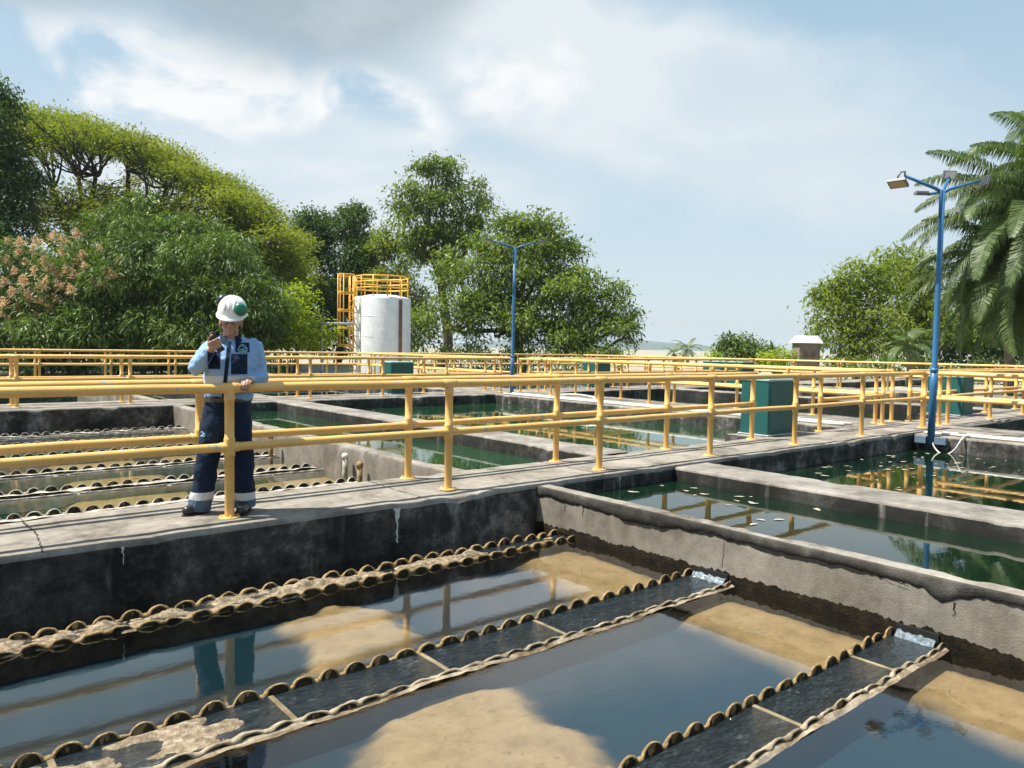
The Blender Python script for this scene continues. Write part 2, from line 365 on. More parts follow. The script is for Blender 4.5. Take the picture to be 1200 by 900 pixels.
def np_mesh(name, V, F, mat, attrs=None, smooth=False):
    """V (n,3), F (m,4) or (m,3)"""
    me = bpy.data.meshes.new(name); V = np.ascontiguousarray(V, np.float32); F = np.ascontiguousarray(F, np.int32)
    k = F.shape[1]
    me.vertices.add(len(V)); me.vertices.foreach_set('co', V.ravel())
    me.loops.add(F.size); me.loops.foreach_set('vertex_index', F.ravel())
    me.polygons.add(len(F)); me.polygons.foreach_set('loop_start', np.arange(0, F.size, k, dtype=np.int32))
    if smooth: me.polygons.foreach_set('use_smooth', np.ones(len(F), bool))
    me.update(calc_edges=True)
    for nm, (dom, arr) in (attrs or {}).items():
        a = me.attributes.new(nm, 'FLOAT', dom); a.data.foreach_set('value', np.ascontiguousarray(arr, np.float32))
    me.materials.append(mat); return me

def vnoise(x, y, seed=0):
    xi = np.floor(x).astype(np.int64); yi = np.floor(y).astype(np.int64); xf = x-xi; yf = y-yi
    def h(a, b):
        n = (a*374761393+b*668265263+seed*974634777) & 0x7fffffff
        n = ((n ^ (n >> 13))*1274126177) & 0x7fffffff
        return ((n ^ (n >> 16)) & 0xffff)/65535.0
    u = xf*xf*(3-2*xf); v = yf*yf*(3-2*yf)
    return (h(xi, yi)*(1-u)+h(xi+1, yi)*u)*(1-v)+(h(xi, yi+1)*(1-u)+h(xi+1, yi+1)*u)*v
def fbm(x, y, seed=0, oct=5):
    s = 0; a = 0.5
    for i in range(oct): s = s+a*vnoise(x*2**i, y*2**i, seed+i*17); a *= 0.5
    return s

# ------------------------------------------------------------------ the ground, walkways and tank walls
WZ = -0.418           # water level in the settling tanks
GW = -0.265           # water level in the green channels and ponds
W1 = (5.51, 6.65); W2 = (17.0, 18.7); W3 = (27.6, 29.1)
C1 = (13.45, 15.80); C2 = (27.6, 29.1)

def slab(name, axis, a0, a1, b0, b1, zt=0.0, zb=-1.0, mats=None, seed=0, step=0.07, jit=0.007):
    """a long concrete beam along an axis with a worn, slightly crumbling lip on both edges"""
    n = max(2, int((a1-a0)/step)); A = np.linspace(a0, a1, n+1)
    w = b1-b0
    prof = [(b0, zb, 0), (b0, zt-0.11, .3), (b0, zt-0.03, 1), (b0+0.004, zt-0.010, 1.2), (b0+0.016, zt, 0.9), (b0+0.05, zt+0.001, .4), (b0+w*0.5, zt+0.002, 0),
            (b1-0.05, zt+0.001, .4), (b1-0.016, zt, 0.9), (b1-0.004, zt-0.010, 1.2), (b1, zt-0.03, 1), (b1, zt-0.11, .3), (b1, zb, 0)]
    V = []; rng = np.random.RandomState(seed)
    for j, (b, z, k) in enumerate(prof):
        side = 0 if j < 7 else 1
        nz = fbm(A*5+side*50, A*0+seed, seed+side*3, 4)-0.47; nz2 = fbm(A*19+side*90, A*0+seed, seed+9, 3)-0.44
        chip = np.clip(fbm(A*2.3+side*40, A*0+7, seed+31, 4)-0.60, 0, 1)*0.35
        d = k*(nz*jit*2.2+nz2*jit*2.0); inw = (1 if side == 0 else -1)
        bb = b+inw*(np.abs(d)*0.6+(chip*k*0.5 if 1 < j < 11 else 0)); zz = z+np.where(z > zt-0.05, -np.abs(d)*0.7-chip*k*0.5, 0)
        V.append(np.stack([A, bb, zz], 1) if axis == 'X' else np.stack([bb, A, zz], 1))
    m = len(prof); V = np.stack(V, 1).reshape(-1, 3)
    F = []; S = []
    for i in range(n):
        for j in range(m-1):
            q = (i*m+j, (i+1)*m+j, (i+1)*m+j+1, i*m+j+1)
            F.append(q if axis == 'X' else q[::-1]); S.append(0 if 2 <= j <= m-4 else 1)
    me = np_mesh(name, V, np.array(F), mats[0])
    for mm in mats[1:]: me.materials.append(mm)
    me.polygons.foreach_set('material_index', S)
    bm = bmesh.new(); bm.from_mesh(me); bm.verts.ensure_lookup_table()
    for e in (0, n):
        try:
            f = bm.faces.new([bm.verts[e*m+j] for j in (range(m) if e else reversed(range(m)))]); f.material_index = 1
        except ValueError: pass
    bmesh.ops.recalc_face_normals(bm, faces=bm.faces[:])
    bm.to_mesh(me); bm.free()
    return link(name, me)

def crack(pts, w, parent, z=0.004, seed=0, name='crack'):
    """a jagged dark joint lying in the walkway top"""
    P = []; rng = random.Random(seed)
    for a, b in zip(pts[:-1], pts[1:]):
        k = max(2, int(math.hypot(b[0]-a[0], b[1]-a[1])/0.035))
        for i in range(k):
            t = i/k; P.append((a[0]+(b[0]-a[0])*t+rng.uniform(-.008, .008), a[1]+(b[1]-a[1])*t+rng.uniform(-.008, .008)))
    P.append(pts[-1]); mb = MB(); vs = []
    for i, p in enumerate(P):
        q = P[min(i+1, len(P)-1)]; r = P[max(i-1, 0)]; dx, dy = q[0]-r[0], q[1]-r[1]; L = math.hypot(dx, dy)+1e-9
        ww = w*rng.uniform(.35, 1.3); vs += [(p[0]-dy/L*ww, p[1]+dx/L*ww, z), (p[0]+dy/L*ww, p[1]-dx/L*ww, z)]
    mb.add(vs, [(2*i, 2*i+1, 2*i+3, 2*i+2) for i in range(len(P)-1)])
    return mb.build(name, MAT['dark'], parent)

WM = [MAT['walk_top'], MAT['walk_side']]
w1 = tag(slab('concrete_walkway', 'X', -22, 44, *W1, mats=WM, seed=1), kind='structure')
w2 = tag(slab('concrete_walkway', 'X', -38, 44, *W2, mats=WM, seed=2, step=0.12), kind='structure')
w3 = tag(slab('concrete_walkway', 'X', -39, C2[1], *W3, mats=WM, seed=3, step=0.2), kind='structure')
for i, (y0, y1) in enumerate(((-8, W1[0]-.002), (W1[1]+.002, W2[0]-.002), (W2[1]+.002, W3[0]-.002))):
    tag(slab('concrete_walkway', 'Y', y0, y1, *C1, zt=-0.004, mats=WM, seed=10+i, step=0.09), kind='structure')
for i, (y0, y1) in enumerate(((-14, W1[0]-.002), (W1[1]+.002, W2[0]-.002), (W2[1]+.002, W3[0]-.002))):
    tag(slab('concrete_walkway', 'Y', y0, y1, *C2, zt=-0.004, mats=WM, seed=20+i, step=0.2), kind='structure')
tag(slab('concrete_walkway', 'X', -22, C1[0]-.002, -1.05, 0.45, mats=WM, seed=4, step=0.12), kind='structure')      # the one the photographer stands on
# joints and cracks in the main walkway
for i, (x, dx) in enumerate(((0.74, .04), (3.66, -.02), (5.9, .03), (8.9, -.03), (11.6, .02), (-1.6, .0))):
    crack([(x, W1[0]+.01), (x+dx, 6.1), (x+dx*.3, W1[1]-.02)], 0.0045, w1, seed=i)

def drip(x, zb, w, seed):
    rg = random.Random(seed); vs = []
    for i in range(12):
        t = i/11; c = x+rg.uniform(-.006, .006); ww = w*(1-.75*min(1, t*2.2))*rg.uniform(.7, 1.2); vs += [(c-ww, W1[0]-.0035, -.03+zb*t), (c+ww, W1[0]-.0035, -.03+zb*t)]
    mb = MB(); mb.add(vs, [(2*i, 2*i+1, 2*i+3, 2*i+2) for i in range(11)]); mb.build('lime_drip', MAT['lime'], w1)
MAT['lime'] = plain('lime_deposit', (0.50, 0.50, 0.47), 0.9, var=.3, vscale=30)
drip(3.32, -.30, .035, 1); drip(6.1, -.16, .012, 2); drip(1.2, -.12, .010, 3)

def wall(name, axis, a0, a1, b0, b1, mats, seed, label, zt=-0.006, zb=-1.0, jit=0.006):
    o = slab(name, axis, a0, a1, b0, b1, zt, zb, mats, seed, 0.05, jit); tag(o, label, 'wall'); return o
WL = [MAT['walk_top'], MAT['wall_light']]; WD = [MAT['wall_top'], MAT['wall_dark']]
cw = wall('tank_wall', 'Y', -5, W1[0]-.002, 4.895, 5.075, WL, 31, 'pale cracked concrete wall with a jagged grey top layer, running from the man\'s walkway to the right edge', jit=0.005)
wall('tank_wall', 'Y', -5, W1[0]-.002, 7.02, 7.66, WD, 32, 'wide dark grey concrete wall between the green channel and the pond with floating leaves')
wall('tank_wall', 'Y', W1[1]+.002, W2[0]-.002, 4.70, 4.90, WL, 33, 'thin pale concrete wall at the right end of the weir rows behind the man')
wall('tank_wall', 'Y', W1[1]+.002, W2[0]-.002, 6.98, 7.62, WD, 34, 'wide dark concrete wall between the two green tanks behind the walkway')
wall('tank_wall', 'Y', W2[1]+.002, W3[0]-.002, 4.70, 4.90, WL, 35, 'far thin concrete wall beyond the second walkway on the left')
wall('tank_wall', 'Y', W1[1]+.002, W2[0]-.002, 21.3, 21.9, WD, 36, 'far low concrete wall seen through the railings right of the first teal cabinet')
wall('tank_wall', 'Y', W2[1]+.002, W3[0]-.002, 6.98, 7.62, WD, 37, 'far wide concrete wall behind the small left teal cabinet')

# jagged grey render layer on the upper part of the cracked wall
def render_cap():
    prof = [(5.50, -.10), (5.35, -.085), (5.0, -.095), (4.88, -.10), (4.5, -.115), (4.26, -.13), (3.95, -.105), (3.72, -.09), (3.4, -.07), (3.25, -.075), (2.96, -.085), (2.75, -.065), (2.58, -.075),
            (2.40, -.06), (2.23, -.062), (2.05, -.08), (1.91, -.095), (1.80, -.13), (1.70, -.11), (1.58, -.075), (1.37, -.07), (0.5, -.09), (-2, -.08), (-5, -.08)]
    ys = np.arange(5.50, -5, -0.018); zp = np.interp(-ys, [-p[0] for p in prof], [p[1] for p in prof])
    zp = zp+(fbm(ys*9, ys*0, 5, 5)-0.48)*0.05+(fbm(ys*34, ys*0, 6, 3)-.44)*0.022
    xf = 4.895; n = len(ys); out = 0.006+(fbm(ys*4, ys*0+3, 8, 4)-.45)*.006
    V = []
    for y, z, o in zip(ys, zp, out):
        V += [(xf+.001, y, z), (xf-o, y, z+.004), (xf-o, y, z*0.5), (xf-o, y, -.016), (xf-o+.004, y, -.007), (xf+.012, y, -.003)]
    F = [(i*6+j, i*6+j+1, (i+1)*6+j+1, (i+1)*6+j) for i in range(n-1) for j in range(5)]
    me = np_mesh('plaster_layer', np.array(V), np.array(F), MAT['cap_dark']); o = link('plaster_layer', me, cw)
    # the open crack under it
    mb = MB(); vs = []; rng = random.Random(4)
    g = np.clip((fbm(ys*3, ys*0+9, 12, 5)-0.40)*0.16+(fbm(ys*40, ys*0+2, 13, 3)-.45)*.02, 0.0025, 0.026)
    for y, z, w in zip(ys, zp, g): vs += [(xf-.003, y, z+.006), (xf-.003, y, z-w)]
    mb.add(vs, [(2*i, 2*i+1, 2*i+3, 2*i+2) for i in range(n-1)]); mb.build('crack', MAT['dark'], cw)
    for y0, z0, z1, sd in ((5.10, -.09, -.20, 1), (4.86, -.10, -.20, 2), (1.73, -.13, -.22, 3), (3.35, -.10, -.30, 4)):
        mb = MB(); vs = []; rng = random.Random(sd)
        for i in range(9):
            t = i/8; y = y0+rng.uniform(-.008, .008); w = 0.006*(1-.7*t) if sd != 4 else 0.0016
            vs += [(xf-.002, y-w, z0+(z1-z0)*t), (xf-.002, y+w, z0+(z1-z0)*t)]
        mb.add(vs, [(2*i, 2*i+1, 2*i+3, 2*i+2) for i in range(8)]); mb.build('crack', MAT['dark'], cw)
    for sd in range(9):      # short branching cracks in the grey layer
        rng = random.Random(90+sd); y = 5.0-sd*.46+rng.uniform(-.1, .1); z = -.02-rng.uniform(0, .03); a = rng.choice((-1, 1)); mb = MB(); vs = []
        for i in range(14):
            w = .0028*rng.uniform(.3, 1.2); vs += [(xf-.0135, y-.0, z+w), (xf-.0135, y, z-w)]; y -= a*rng.uniform(.006, .03); z -= rng.uniform(-.006, .011)
        mb.add(vs, [(2*i, 2*i+1, 2*i+3, 2*i+2) for i in range(13)]); mb.build('crack', MAT['dark'], cw)
    # slimy waterline band
    mb = MB(); ys2 = np.arange(5.5, -5, -.012); top = WZ+.075+(fbm(ys2*4, ys2*0, 44, 6)-.45)*.06+(fbm(ys2*40, ys2*0+4, 45, 3)-.45)*.05; vs = []
    for y, z in zip(ys2, top): vs += [(xf-.004, y, z), (xf-.012, y, WZ+.03), (xf-.012, y, -.56)]
    mb.add(vs, [(3*i+j, 3*i+j+1, 3*i+j+4, 3*i+j+3) for i in range(len(ys2)-1) for j in (0, 1)])
    mb.build('waterline_slime', MAT['slime'], cw)
def slime():
    m, k, b, P = new_mat('waterline_slime')
    n = k.noise(P, 12, 6, 0.65); k.link(k.ramp(n, [(0.35, (0.005, 0.004, 0.003)), (0.6, (0.016, 0.012, 0.006)), (0.75, (0.055, 0.042, 0.018))]), b.inputs['Base Color'])
    b.inputs['Roughness'].default_value = 0.75; b.inputs['Specular IOR Level'].default_value = 0.12; bump(k, b, k.noise(P, 55, 5, 0.65), 1.0, 0.015); return m
MAT['slime'] = slime()
render_cap()

# ground: one ring-shaped sheet round the works, out to the horizon
def ground():
    xs = [-9000, -40, C2[1], 9000]; ys = [-9000, -16, W3[1], 9000]; mb = MB(); z = -0.30
    for i in range(3):
        for j in range(3):
            if i == 1 and j == 1: continue
            mb.add([(xs[i], ys[j], z), (xs[i+1], ys[j], z), (xs[i+1], ys[j+1], z), (xs[i], ys[j+1], z)], [(0, 1, 2, 3)])
    mb.add([(xs[1], ys[1], -1.1), (xs[2], ys[1], -1.1), (xs[2], ys[2], -1.1), (xs[1], ys[2], -1.1)], [(0, 1, 2, 3)])
    tag(mb.build('ground', MAT['ground']), kind='structure')
ground()

# water sheets
def sheet(name, x0, x1, y0, y1, z, mat, kind='structure'):
    mb = MB(); mb.add([(x0, y0, z), (x1, y0, z), (x1, y1, z), (x0, y1, z)], [(0, 1, 2, 3)]); return tag(mb.build(name, mat), kind=kind)
def frame_sheets():
    sheet('water', -38, 4.90, -5, W1[0]+.02, WZ, MAT['water'])                # front settling tank
    sheet('water', -38, 4.71, W1[1]-.02, W2[0]+.02, WZ, MAT['water_rear'])        # settling tank behind the man
    sheet('water', -38, 4.71, W2[1]-.02, W3[0]+.02, WZ, MAT['water_green'])
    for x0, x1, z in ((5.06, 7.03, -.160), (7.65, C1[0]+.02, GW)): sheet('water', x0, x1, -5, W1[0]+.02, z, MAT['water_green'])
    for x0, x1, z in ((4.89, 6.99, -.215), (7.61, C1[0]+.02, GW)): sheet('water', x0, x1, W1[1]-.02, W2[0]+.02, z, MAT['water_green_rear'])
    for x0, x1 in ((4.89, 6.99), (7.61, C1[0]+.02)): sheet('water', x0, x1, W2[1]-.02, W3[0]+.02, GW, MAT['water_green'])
    for y0, y1 in ((-8, W1[0]), (W1[1], W2[0]), (W2[1], W3[0])): sheet('water', C1[1]-.02, C2[0]+.02, y0-.02, y1+.02, GW, MAT['water_green'])
frame_sheets()

# beds of the two clear tanks: dark floor with banks of tan sludge
def poly_sdf(X, Y, P):
    d = np.full(X.shape, 1e9); s = np.ones(X.shape)
    n = len(P)
    for i in range(n):
        ax, ay = P[i]; bx, by = P[i-1]; ex, ey = bx-ax, by-ay; wx, wy = X-ax, Y-ay
        t = np.clip((wx*ex+wy*ey)/(ex*ex+ey*ey), 0, 1); d = np.minimum(d, (wx-ex*t)**2+(wy-ey*t)**2)
        c1 = Y >= ay; c2 = Y < by; c3 = ex*wy > ey*wx
        s = np.where((c1 & c2 & c3) | (~c1 & ~c2 & ~c3), -s, s)
    return s*np.sqrt(d)
def bed(name, x0, x1, y0, y1, res, polys, seed, algae, soft=0.05, rag=0.30, z=-0.56):
    nx = int((x1-x0)/res); ny = int((y1-y0)/res); xs = np.linspace(x0, x1, nx+1); ys = np.linspace(y0, y1, ny+1)
    X, Y = np.meshgrid(xs, ys, indexing='ij'); m = np.zeros(X.shape)
    nz = (fbm(X*2.2, Y*2.2, seed, 6)-0.49)+(fbm(X*7+3, Y*11, seed+2, 5)-.48)*.45
    for P, rg, sf in polys:
        d = poly_sdf(X, Y, P)+nz*rg*2
        m = np.maximum(m, np.clip(0.5-d/(2*sf), 0, 1))
    m = m*m*(3-2*m)
    al = np.clip((fbm(X*1.3, Y*1.3, seed+5, 4)-0.30)*2.4, 0, 1)*algae
    Z = z+0.05*m+0.02*(fbm(X*3, Y*3, seed+8, 4)-.5)
    V = np.stack([X, Y, Z], 2).reshape(-1, 3); I = np.arange(V.shape[0]).reshape(nx+1, ny+1)
    F = np.stack([I[:-1, :-1], I[1:, :-1], I[1:, 1:], I[:-1, 1:]], 2).reshape(-1, 4)
    me = np_mesh(name, V, F, MAT['bed'], {'sludge': ('POINT', m.ravel()), 'algae': ('POINT', al.ravel())}, True)
    return tag(link(name, me), kind='structure')
front = [([(4.3, 5.3), (4.89, 5.35), (4.89, 3.62), (4.15, 3.66), (4.0, 4.05)], 0.10, 0.14),
         ([(1.92, 4.74), (2.47, 5.0), (2.70, 4.64), (2.66, 4.10), (2.46, 3.98), (1.83, 3.98), (2.0, 4.3)], 0.20, 0.09),
         ([(4.89, 3.5), (4.89, 1.95), (4.12, 2.0), (4.20, 2.7), (4.30, 3.4)], 0.10, 0.14),
         ([(1.66, 3.10), (1.90, 3.30), (2.31, 3.31), (2.60, 3.12), (2.50, 2.83), (2.60, 2.48), (2.50, 2.2), (2.2, 2.1), (1.5, 2.4)], 0.13, 0.09),
         ([(4.89, 1.85), (4.89, -.5), (4.15, -.5), (4.12, 1.15), (4.30, 1.72)], 0.12, 0.12)]
bed('tank_bed', -4, 4.90, -3, W1[0], 0.035, front, 3, 0.15)
rear = []
for k, (ya, yb) in enumerate(((6.7, 8.35), (8.72, 9.85), (10.12, 11.3), (11.6, 12.9), (13.2, 14.3), (14.7, 15.9), (16.2, 17.0))):
    s = 0.10*k
    for a, b in ((3.75-s, 4.69), (1.55+s*1.2, 2.75+s*.6), (-0.8+s, 0.55+s), (-3.2, -2.0), (-5.4, -4.3)):
        rear.append(([(a, ya), (b, ya), (b+.12, yb), (a-.1, yb)], 0.16, 0.06))
bed('tank_bed', -9, 4.72, W1[1], W2[0], 0.06, rear, 9, 1.0)

# ------------------------------------------------------------------ launders: twin scalloped weir plates with a channel between
def tab_profile(x, pitch, h, duty, ph):
    x = x+(fbm(x*2.1, x*0+ph*10, 3, 3)-.45)*.07
    u = (x-ph)/pitch; n = np.floor(u); t = u-n; rv = np.modf(np.abs(np.sin(n*12.9898+ph*78.2)*43758.5))[0]
    q = (t-0.5-(rv-.5)*.10)/(duty*(0.86+.22*rv)/2); hh = h*(0.82+.32*np.modf(rv*7.13)[0])
    return np.where(np.abs(q) < 1, hh*np.clip(1-q*q, 0, 1)**.5, 0)
def weir_plate(name, x0, x1, y, pitch, h, duty, ph, parent, mat, seed, thick=0.014, base=0.004, rough=1.0, step=0.0075, crust_r=0.010, crust_mat='crust', bottom=-0.60):
    xs = np.arange(x0, x1, step); z = WZ+base+tab_profile(xs, pitch, h, duty, ph)
    z = z+(fbm(xs*12, xs*0+seed, seed, 4)-.47)*0.016*rough
    wob = (fbm(xs*3, xs*0+seed+4, seed+2, 4)-.47)*0.03*rough
    n = len(xs); V = np.zeros((n*4, 3))
    for j, (dy, zz) in enumerate(((-thick/2, bottom), (-thick/2, None), (thick/2, None), (thick/2, bottom))):
        V[j::4, 0] = xs; V[j::4, 1] = y+wob+dy; V[j::4, 2] = z if zz is None else zz
    F = [(i*4+j, i*4+j+1, (i+1)*4+j+1, (i+1)*4+j) for i in range(n-1) for j in range(3)]
    p = link(name, np_mesh(name, V, np.array(F), mat), parent)
    # crust: an uneven bead along the scalloped lip
    sg = 7; r = crust_r*(0.65+1.1*np.clip(fbm(xs*16, xs*0+3, seed+6, 4), .1, 1)*rough)
    tabk = tab_profile(xs, pitch, 1.0, duty, ph); r = r*(1.75-0.95*tabk)
    r = r*(0.75+0.5*np.clip(fbm(xs*2.5, xs*0+1, seed+16, 3)*2-.4, 0, 1.6))
    # cross-sections stay perpendicular to the lip
    dz = np.gradient(z, xs); ln = np.sqrt(1+dz*dz); nxv = -dz/ln; nzv = 1/ln
    V = np.zeros((n*sg, 3))
    for j in range(sg):
        q = 2*math.pi*j/sg; rj = r*(1+0.30*(fbm(xs*30, xs*0+j*7, seed+40+j, 3)-.45)*rough)
        V[j::sg, 0] = xs+nxv*rj*math.sin(q)*.8; V[j::sg, 1] = y+wob+rj*math.cos(q)*1.25; V[j::sg, 2] = z+nzv*rj*math.sin(q)
    F = [(i*sg+j, i*sg+(j+1) % sg, (i+1)*sg+(j+1) % sg, (i+1)*sg+j) for i in range(n-1) for j in range(sg)]
    link('crust', np_mesh('crust', V, np.array(F), MAT[crust_mat], None, True), p)
    return p

def launder(x0, x1, yf, yn, label, seed, struts, pitch=0.152, rough=1.0, far_h=0.046, near_h=0.019, group='weir launders in the settling tanks', step=0.0075, pale=False, lip=False):
    root = tag(empty('weir_launder', ((x0+x1)/2, (yf+yn)/2, WZ)), label, 'launder', group)
    off = Matrix.Translation((-(x0+x1)/2, -(yf+yn)/2, -WZ))
    pm = MAT['plate_pale'] if pale else MAT['plate']
    a = weir_plate('weir_plate', x0, x1, yf, pitch, far_h, 0.76, 0.03, root, MAT['plate'], seed, rough=rough, step=step, crust_r=0.0056 if not pale else .008, crust_mat='crust' if not pale else 'crust_pale')
    b = weir_plate('weir_plate', x0, x1, yn, pitch, near_h, 0.80, 0.09, root, MAT['plate'] if not pale else MAT['plate_pale'], seed+60, rough=rough*1.1, step=step, crust_r=0.006 if not pale else .010, crust_mat='crust_lip' if lip else ('crust' if not pale else 'crust_pale'))
    mb = MB(); mb.box(x0, x1, yn+.01, yf-.01, -.585, -.575); f = mb.build('trough_floor', MAT['plate'], root)
    parts = [a, b, f]
    if lip:
        nx = int((x1-x0)/.012); ny = 6; X, Y = np.meshgrid(np.linspace(x0, x1, nx), np.linspace(yn-.040, yn-.006, ny), indexing='ij')
        Z = WZ+.001+.011*(Y-(yn-.040))/.034+(fbm(X*9, Y*30, seed+3, 5)-.52)*.030+(fbm(X*2.2, Y*0, seed+8, 4)-.52)*.03
        V = np.stack([X, Y, Z], 2).reshape(-1, 3); I = np.arange(nx*ny).reshape(nx, ny)
        parts.append(link('limed_lip', np_mesh('limed_lip', V, np.stack([I[:-1, :-1], I[1:, :-1], I[1:, 1:], I[:-1, 1:]], 2).reshape(-1, 4), MAT['crust_lip'], None, True), root))
    if pale:
        nx = int((x1-x0)/.04); ny = 6; X, Y = np.meshgrid(np.linspace(x0, x1, nx), np.linspace(yf-.11, yf-.012, ny), indexing='ij')
        Z = WZ+.012+(fbm(X*6, Y*14, seed, 5)-.47)*.05
        V = np.stack([X, Y, Z], 2).reshape(-1, 3); I = np.arange(nx*ny).reshape(nx, ny)
        parts.append(link('limed_lip', np_mesh('limed_lip', V, np.stack([I[:-1, :-1], I[1:, :-1], I[1:, 1:], I[:-1, 1:]], 2).reshape(-1, 4), MAT['crust_pale'], None, True), root))
    for x in struts:
        mb = MB(); mb.box(x-.014, x+.014, yn+.008, yf-.008, WZ-.014, WZ+.0075, 0.004); parts.append(mb.build('strut', MAT['strut'], root))
    for o in parts: o.matrix_parent_inverse = off
    return root
MAT['crust_pale'] = plate_mat('lime_crust', (0.20, 0.18, 0.145), (0.50, 0.47, 0.41))
MAT['crust_lip'] = plate_mat('pale_tan_lip', (0.12, 0.09, 0.055), (0.38, 0.32, 0.235))
MAT['strut'] = plate_mat('scummy_strut', (0.11, 0.085, 0.05), (0.27, 0.22, 0.14))
MAT['crust_brown'] = plate_mat('brown_crust', (0.06, 0.045, 0.02), (0.20, 0.15, 0.075))
XE = 4.882
launder(-3.5, XE, 2.07, 1.78, 'crusted scalloped weir launder nearest the camera, cut by the bottom right of the photo', 101, [3.30, 4.30, 2.3, 1.3], rough=1.15, lip=True)
launder(-3.5, XE, 3.615, 3.27, 'crusted scalloped weir launder crossing the middle of the front tank below the man\'s reflection', 102, [1.45, 2.33, 3.2, 0.5], rough=1.1, lip=True)
launder(-3.5, XE, 5.17, 4.96, 'narrow foam-clogged weir launder just below the man\'s walkway', 103, [], rough=1.7, far_h=0.05, near_h=0.026)
for i, y in enumerate((7.2, 8.72, 10.1, 11.58, 13.2, 14.7, 16.2)):
    if y < 8: continue
    launder(-8.5, 4.69, y, y-.30, ['', 'weir launder nearest behind the man\'s walkway in the left rear tank', 'second weir launder back from the walkway in the left rear tank', 'third weir launder back from the walkway, middle of the left rear tank',
            'fourth weir launder back, third from the far wall of the left rear tank', 'next to last weir launder before the far wall of the left rear tank', 'last weir launder under the far wall of the left rear tank'][i], 200+i*7, [], pitch=0.165, rough=0.5, far_h=0.058, near_h=0.006, step=0.012, pale=True)
for i, y in enumerate((20.0, 21.5)):
    launder(-9, 4.69, y, y-.30, ['far weir launder in the tank beyond the second walkway, nearer of two', 'far weir launder in the tank beyond the second walkway, farther of two'][i], 300+i*7, [], pitch=0.27, rough=0.3, far_h=0.08, near_h=0.04, step=0.03, pale=True)

# running water in the front launders, and the foam on it
for k, (ya, yb) in enumerate(((1.79, 2.06), (3.28, 3.605), (4.97, 5.16))):
    sheet('launder_water', -3.5, XE, ya, yb, WZ+0.004, MAT['water_rough'])
def foam_mat():
    m, k, b, P = new_mat('foam_and_scum')
    n = k.noise(P, 25, 5, 0.65); k.link(k.ramp(n, [(0.3, (0.07, 0.05, 0.028)), (0.5, (0.20, 0.15, 0.09)), (0.66, (0.36, 0.30, 0.22)), (0.76, (0.58, 0.54, 0.48))]), b.inputs['Base Color'])
    b.inputs['Roughness'].default_value = 0.7; bump(k, b, k.noise(P, 90, 4, 0.6), 1.0, 0.01); return m
MAT['foam'] = foam_mat()
def foam_patch(name, x0, x1, y0, y1, thr, seed, amp=0.03, res=0.012, mat='foam'):
    nx = int((x1-x0)/res); ny = max(4, int((y1-y0)/res)); X, Y = np.meshgrid(np.linspace(x0, x1, nx+1), np.linspace(y0, y1, ny+1), indexing='ij')
    n = fbm(X*5, Y*9, seed, 6); e = np.minimum(1, np.minimum((X-x0)/.25, (x1-X)/.25)).clip(0, 1)
    ed = np.minimum(1, np.minimum((Y-y0)/.03, (y1-Y)/.03)).clip(0, 1)
    h = (n-thr)*e*ed-(1-e*ed)*0.05; Z = WZ+0.002+np.clip(h, -0.2, .5)*amp*4+(fbm(X*30, Y*30, seed+3, 3)-.4)*amp*.5*(h > 0)
    V = np.stack([X, Y, Z], 2).reshape(-1, 3); I = np.arange(V.shape[0]).reshape(nx+1, ny+1); ok = (h > 0)
    ok = ok[:-1, :-1] | ok[1:, 1:] | ok[1:, :-1] | ok[:-1, 1:]
    F = np.stack([I[:-1, :-1], I[1:, :-1], I[1:, 1:], I[:-1, 1:]], 2)[ok].reshape(-1, 4)
    return tag(link(name, np_mesh(name, V, F, MAT[mat], None, True)), kind='stuff')
foam_patch('scum', -2.5, 2.7, 4.95, 5.20, 0.40, 11, 0.035)
foam_patch('scum', 2.3, 4.85, 4.97, 5.16, 0.50, 12, 0.03)
foam_patch('scum', 0.2, 1.35, 3.29, 3.60, 0.53, 13, 0.02)
# white water falling through the wall openings at the launder ends
def outfall(y0, y1, label, seed):
    t = tag(empty('outfall_opening', (4.88, (y0+y1)/2, WZ)), label, 'outfall')
    off = Matrix.Translation((-4.88, -(y0+y1)/2, -WZ))
    mb = MB(); mb.box(4.868, 4.8835, y0, y1, WZ-.05, WZ+.075); a = mb.build('painted_recess', MAT['dark'], t)  # near-black box paints the opening's shade, no hole is cut
    nx = 24; ny = 30; X, Y = np.meshgrid(np.linspace(0, 1, nx), np.linspace(y0+.01, y1-.01, ny), indexing='ij')
    Z = WZ+0.035*np.clip(X*2-.8, 0, 1)+(fbm(X*9, Y*40, seed, 4)-.4)*0.035*(0.25+X)
    V = np.stack([4.79+X*.076, Y, Z], 2).reshape(-1, 3); I = np.arange(nx*ny).reshape(nx, ny)
    F = np.stack([I[:-1, :-1], I[1:, :-1], I[1:, 1:], I[:-1, 1:]], 2).reshape(-1, 4)
    b = link('white_water', np_mesh('white_water', V, F, MAT['white_water'], None, True), t)
    for o in (a, b): o.matrix_parent_inverse = off
MAT['white_water'] = plain('frothing_water', (0.13, 0.17, 0.20), 0.10, var=0.6, vscale=40, bstr=1.0, bsc=60)
outfall(3.29, 3.60, 'frothing outfall where the middle launder enters the cracked wall', 1)
outfall(1.80, 2.05, 'frothing outfall where the nearest launder enters the cracked wall', 2)

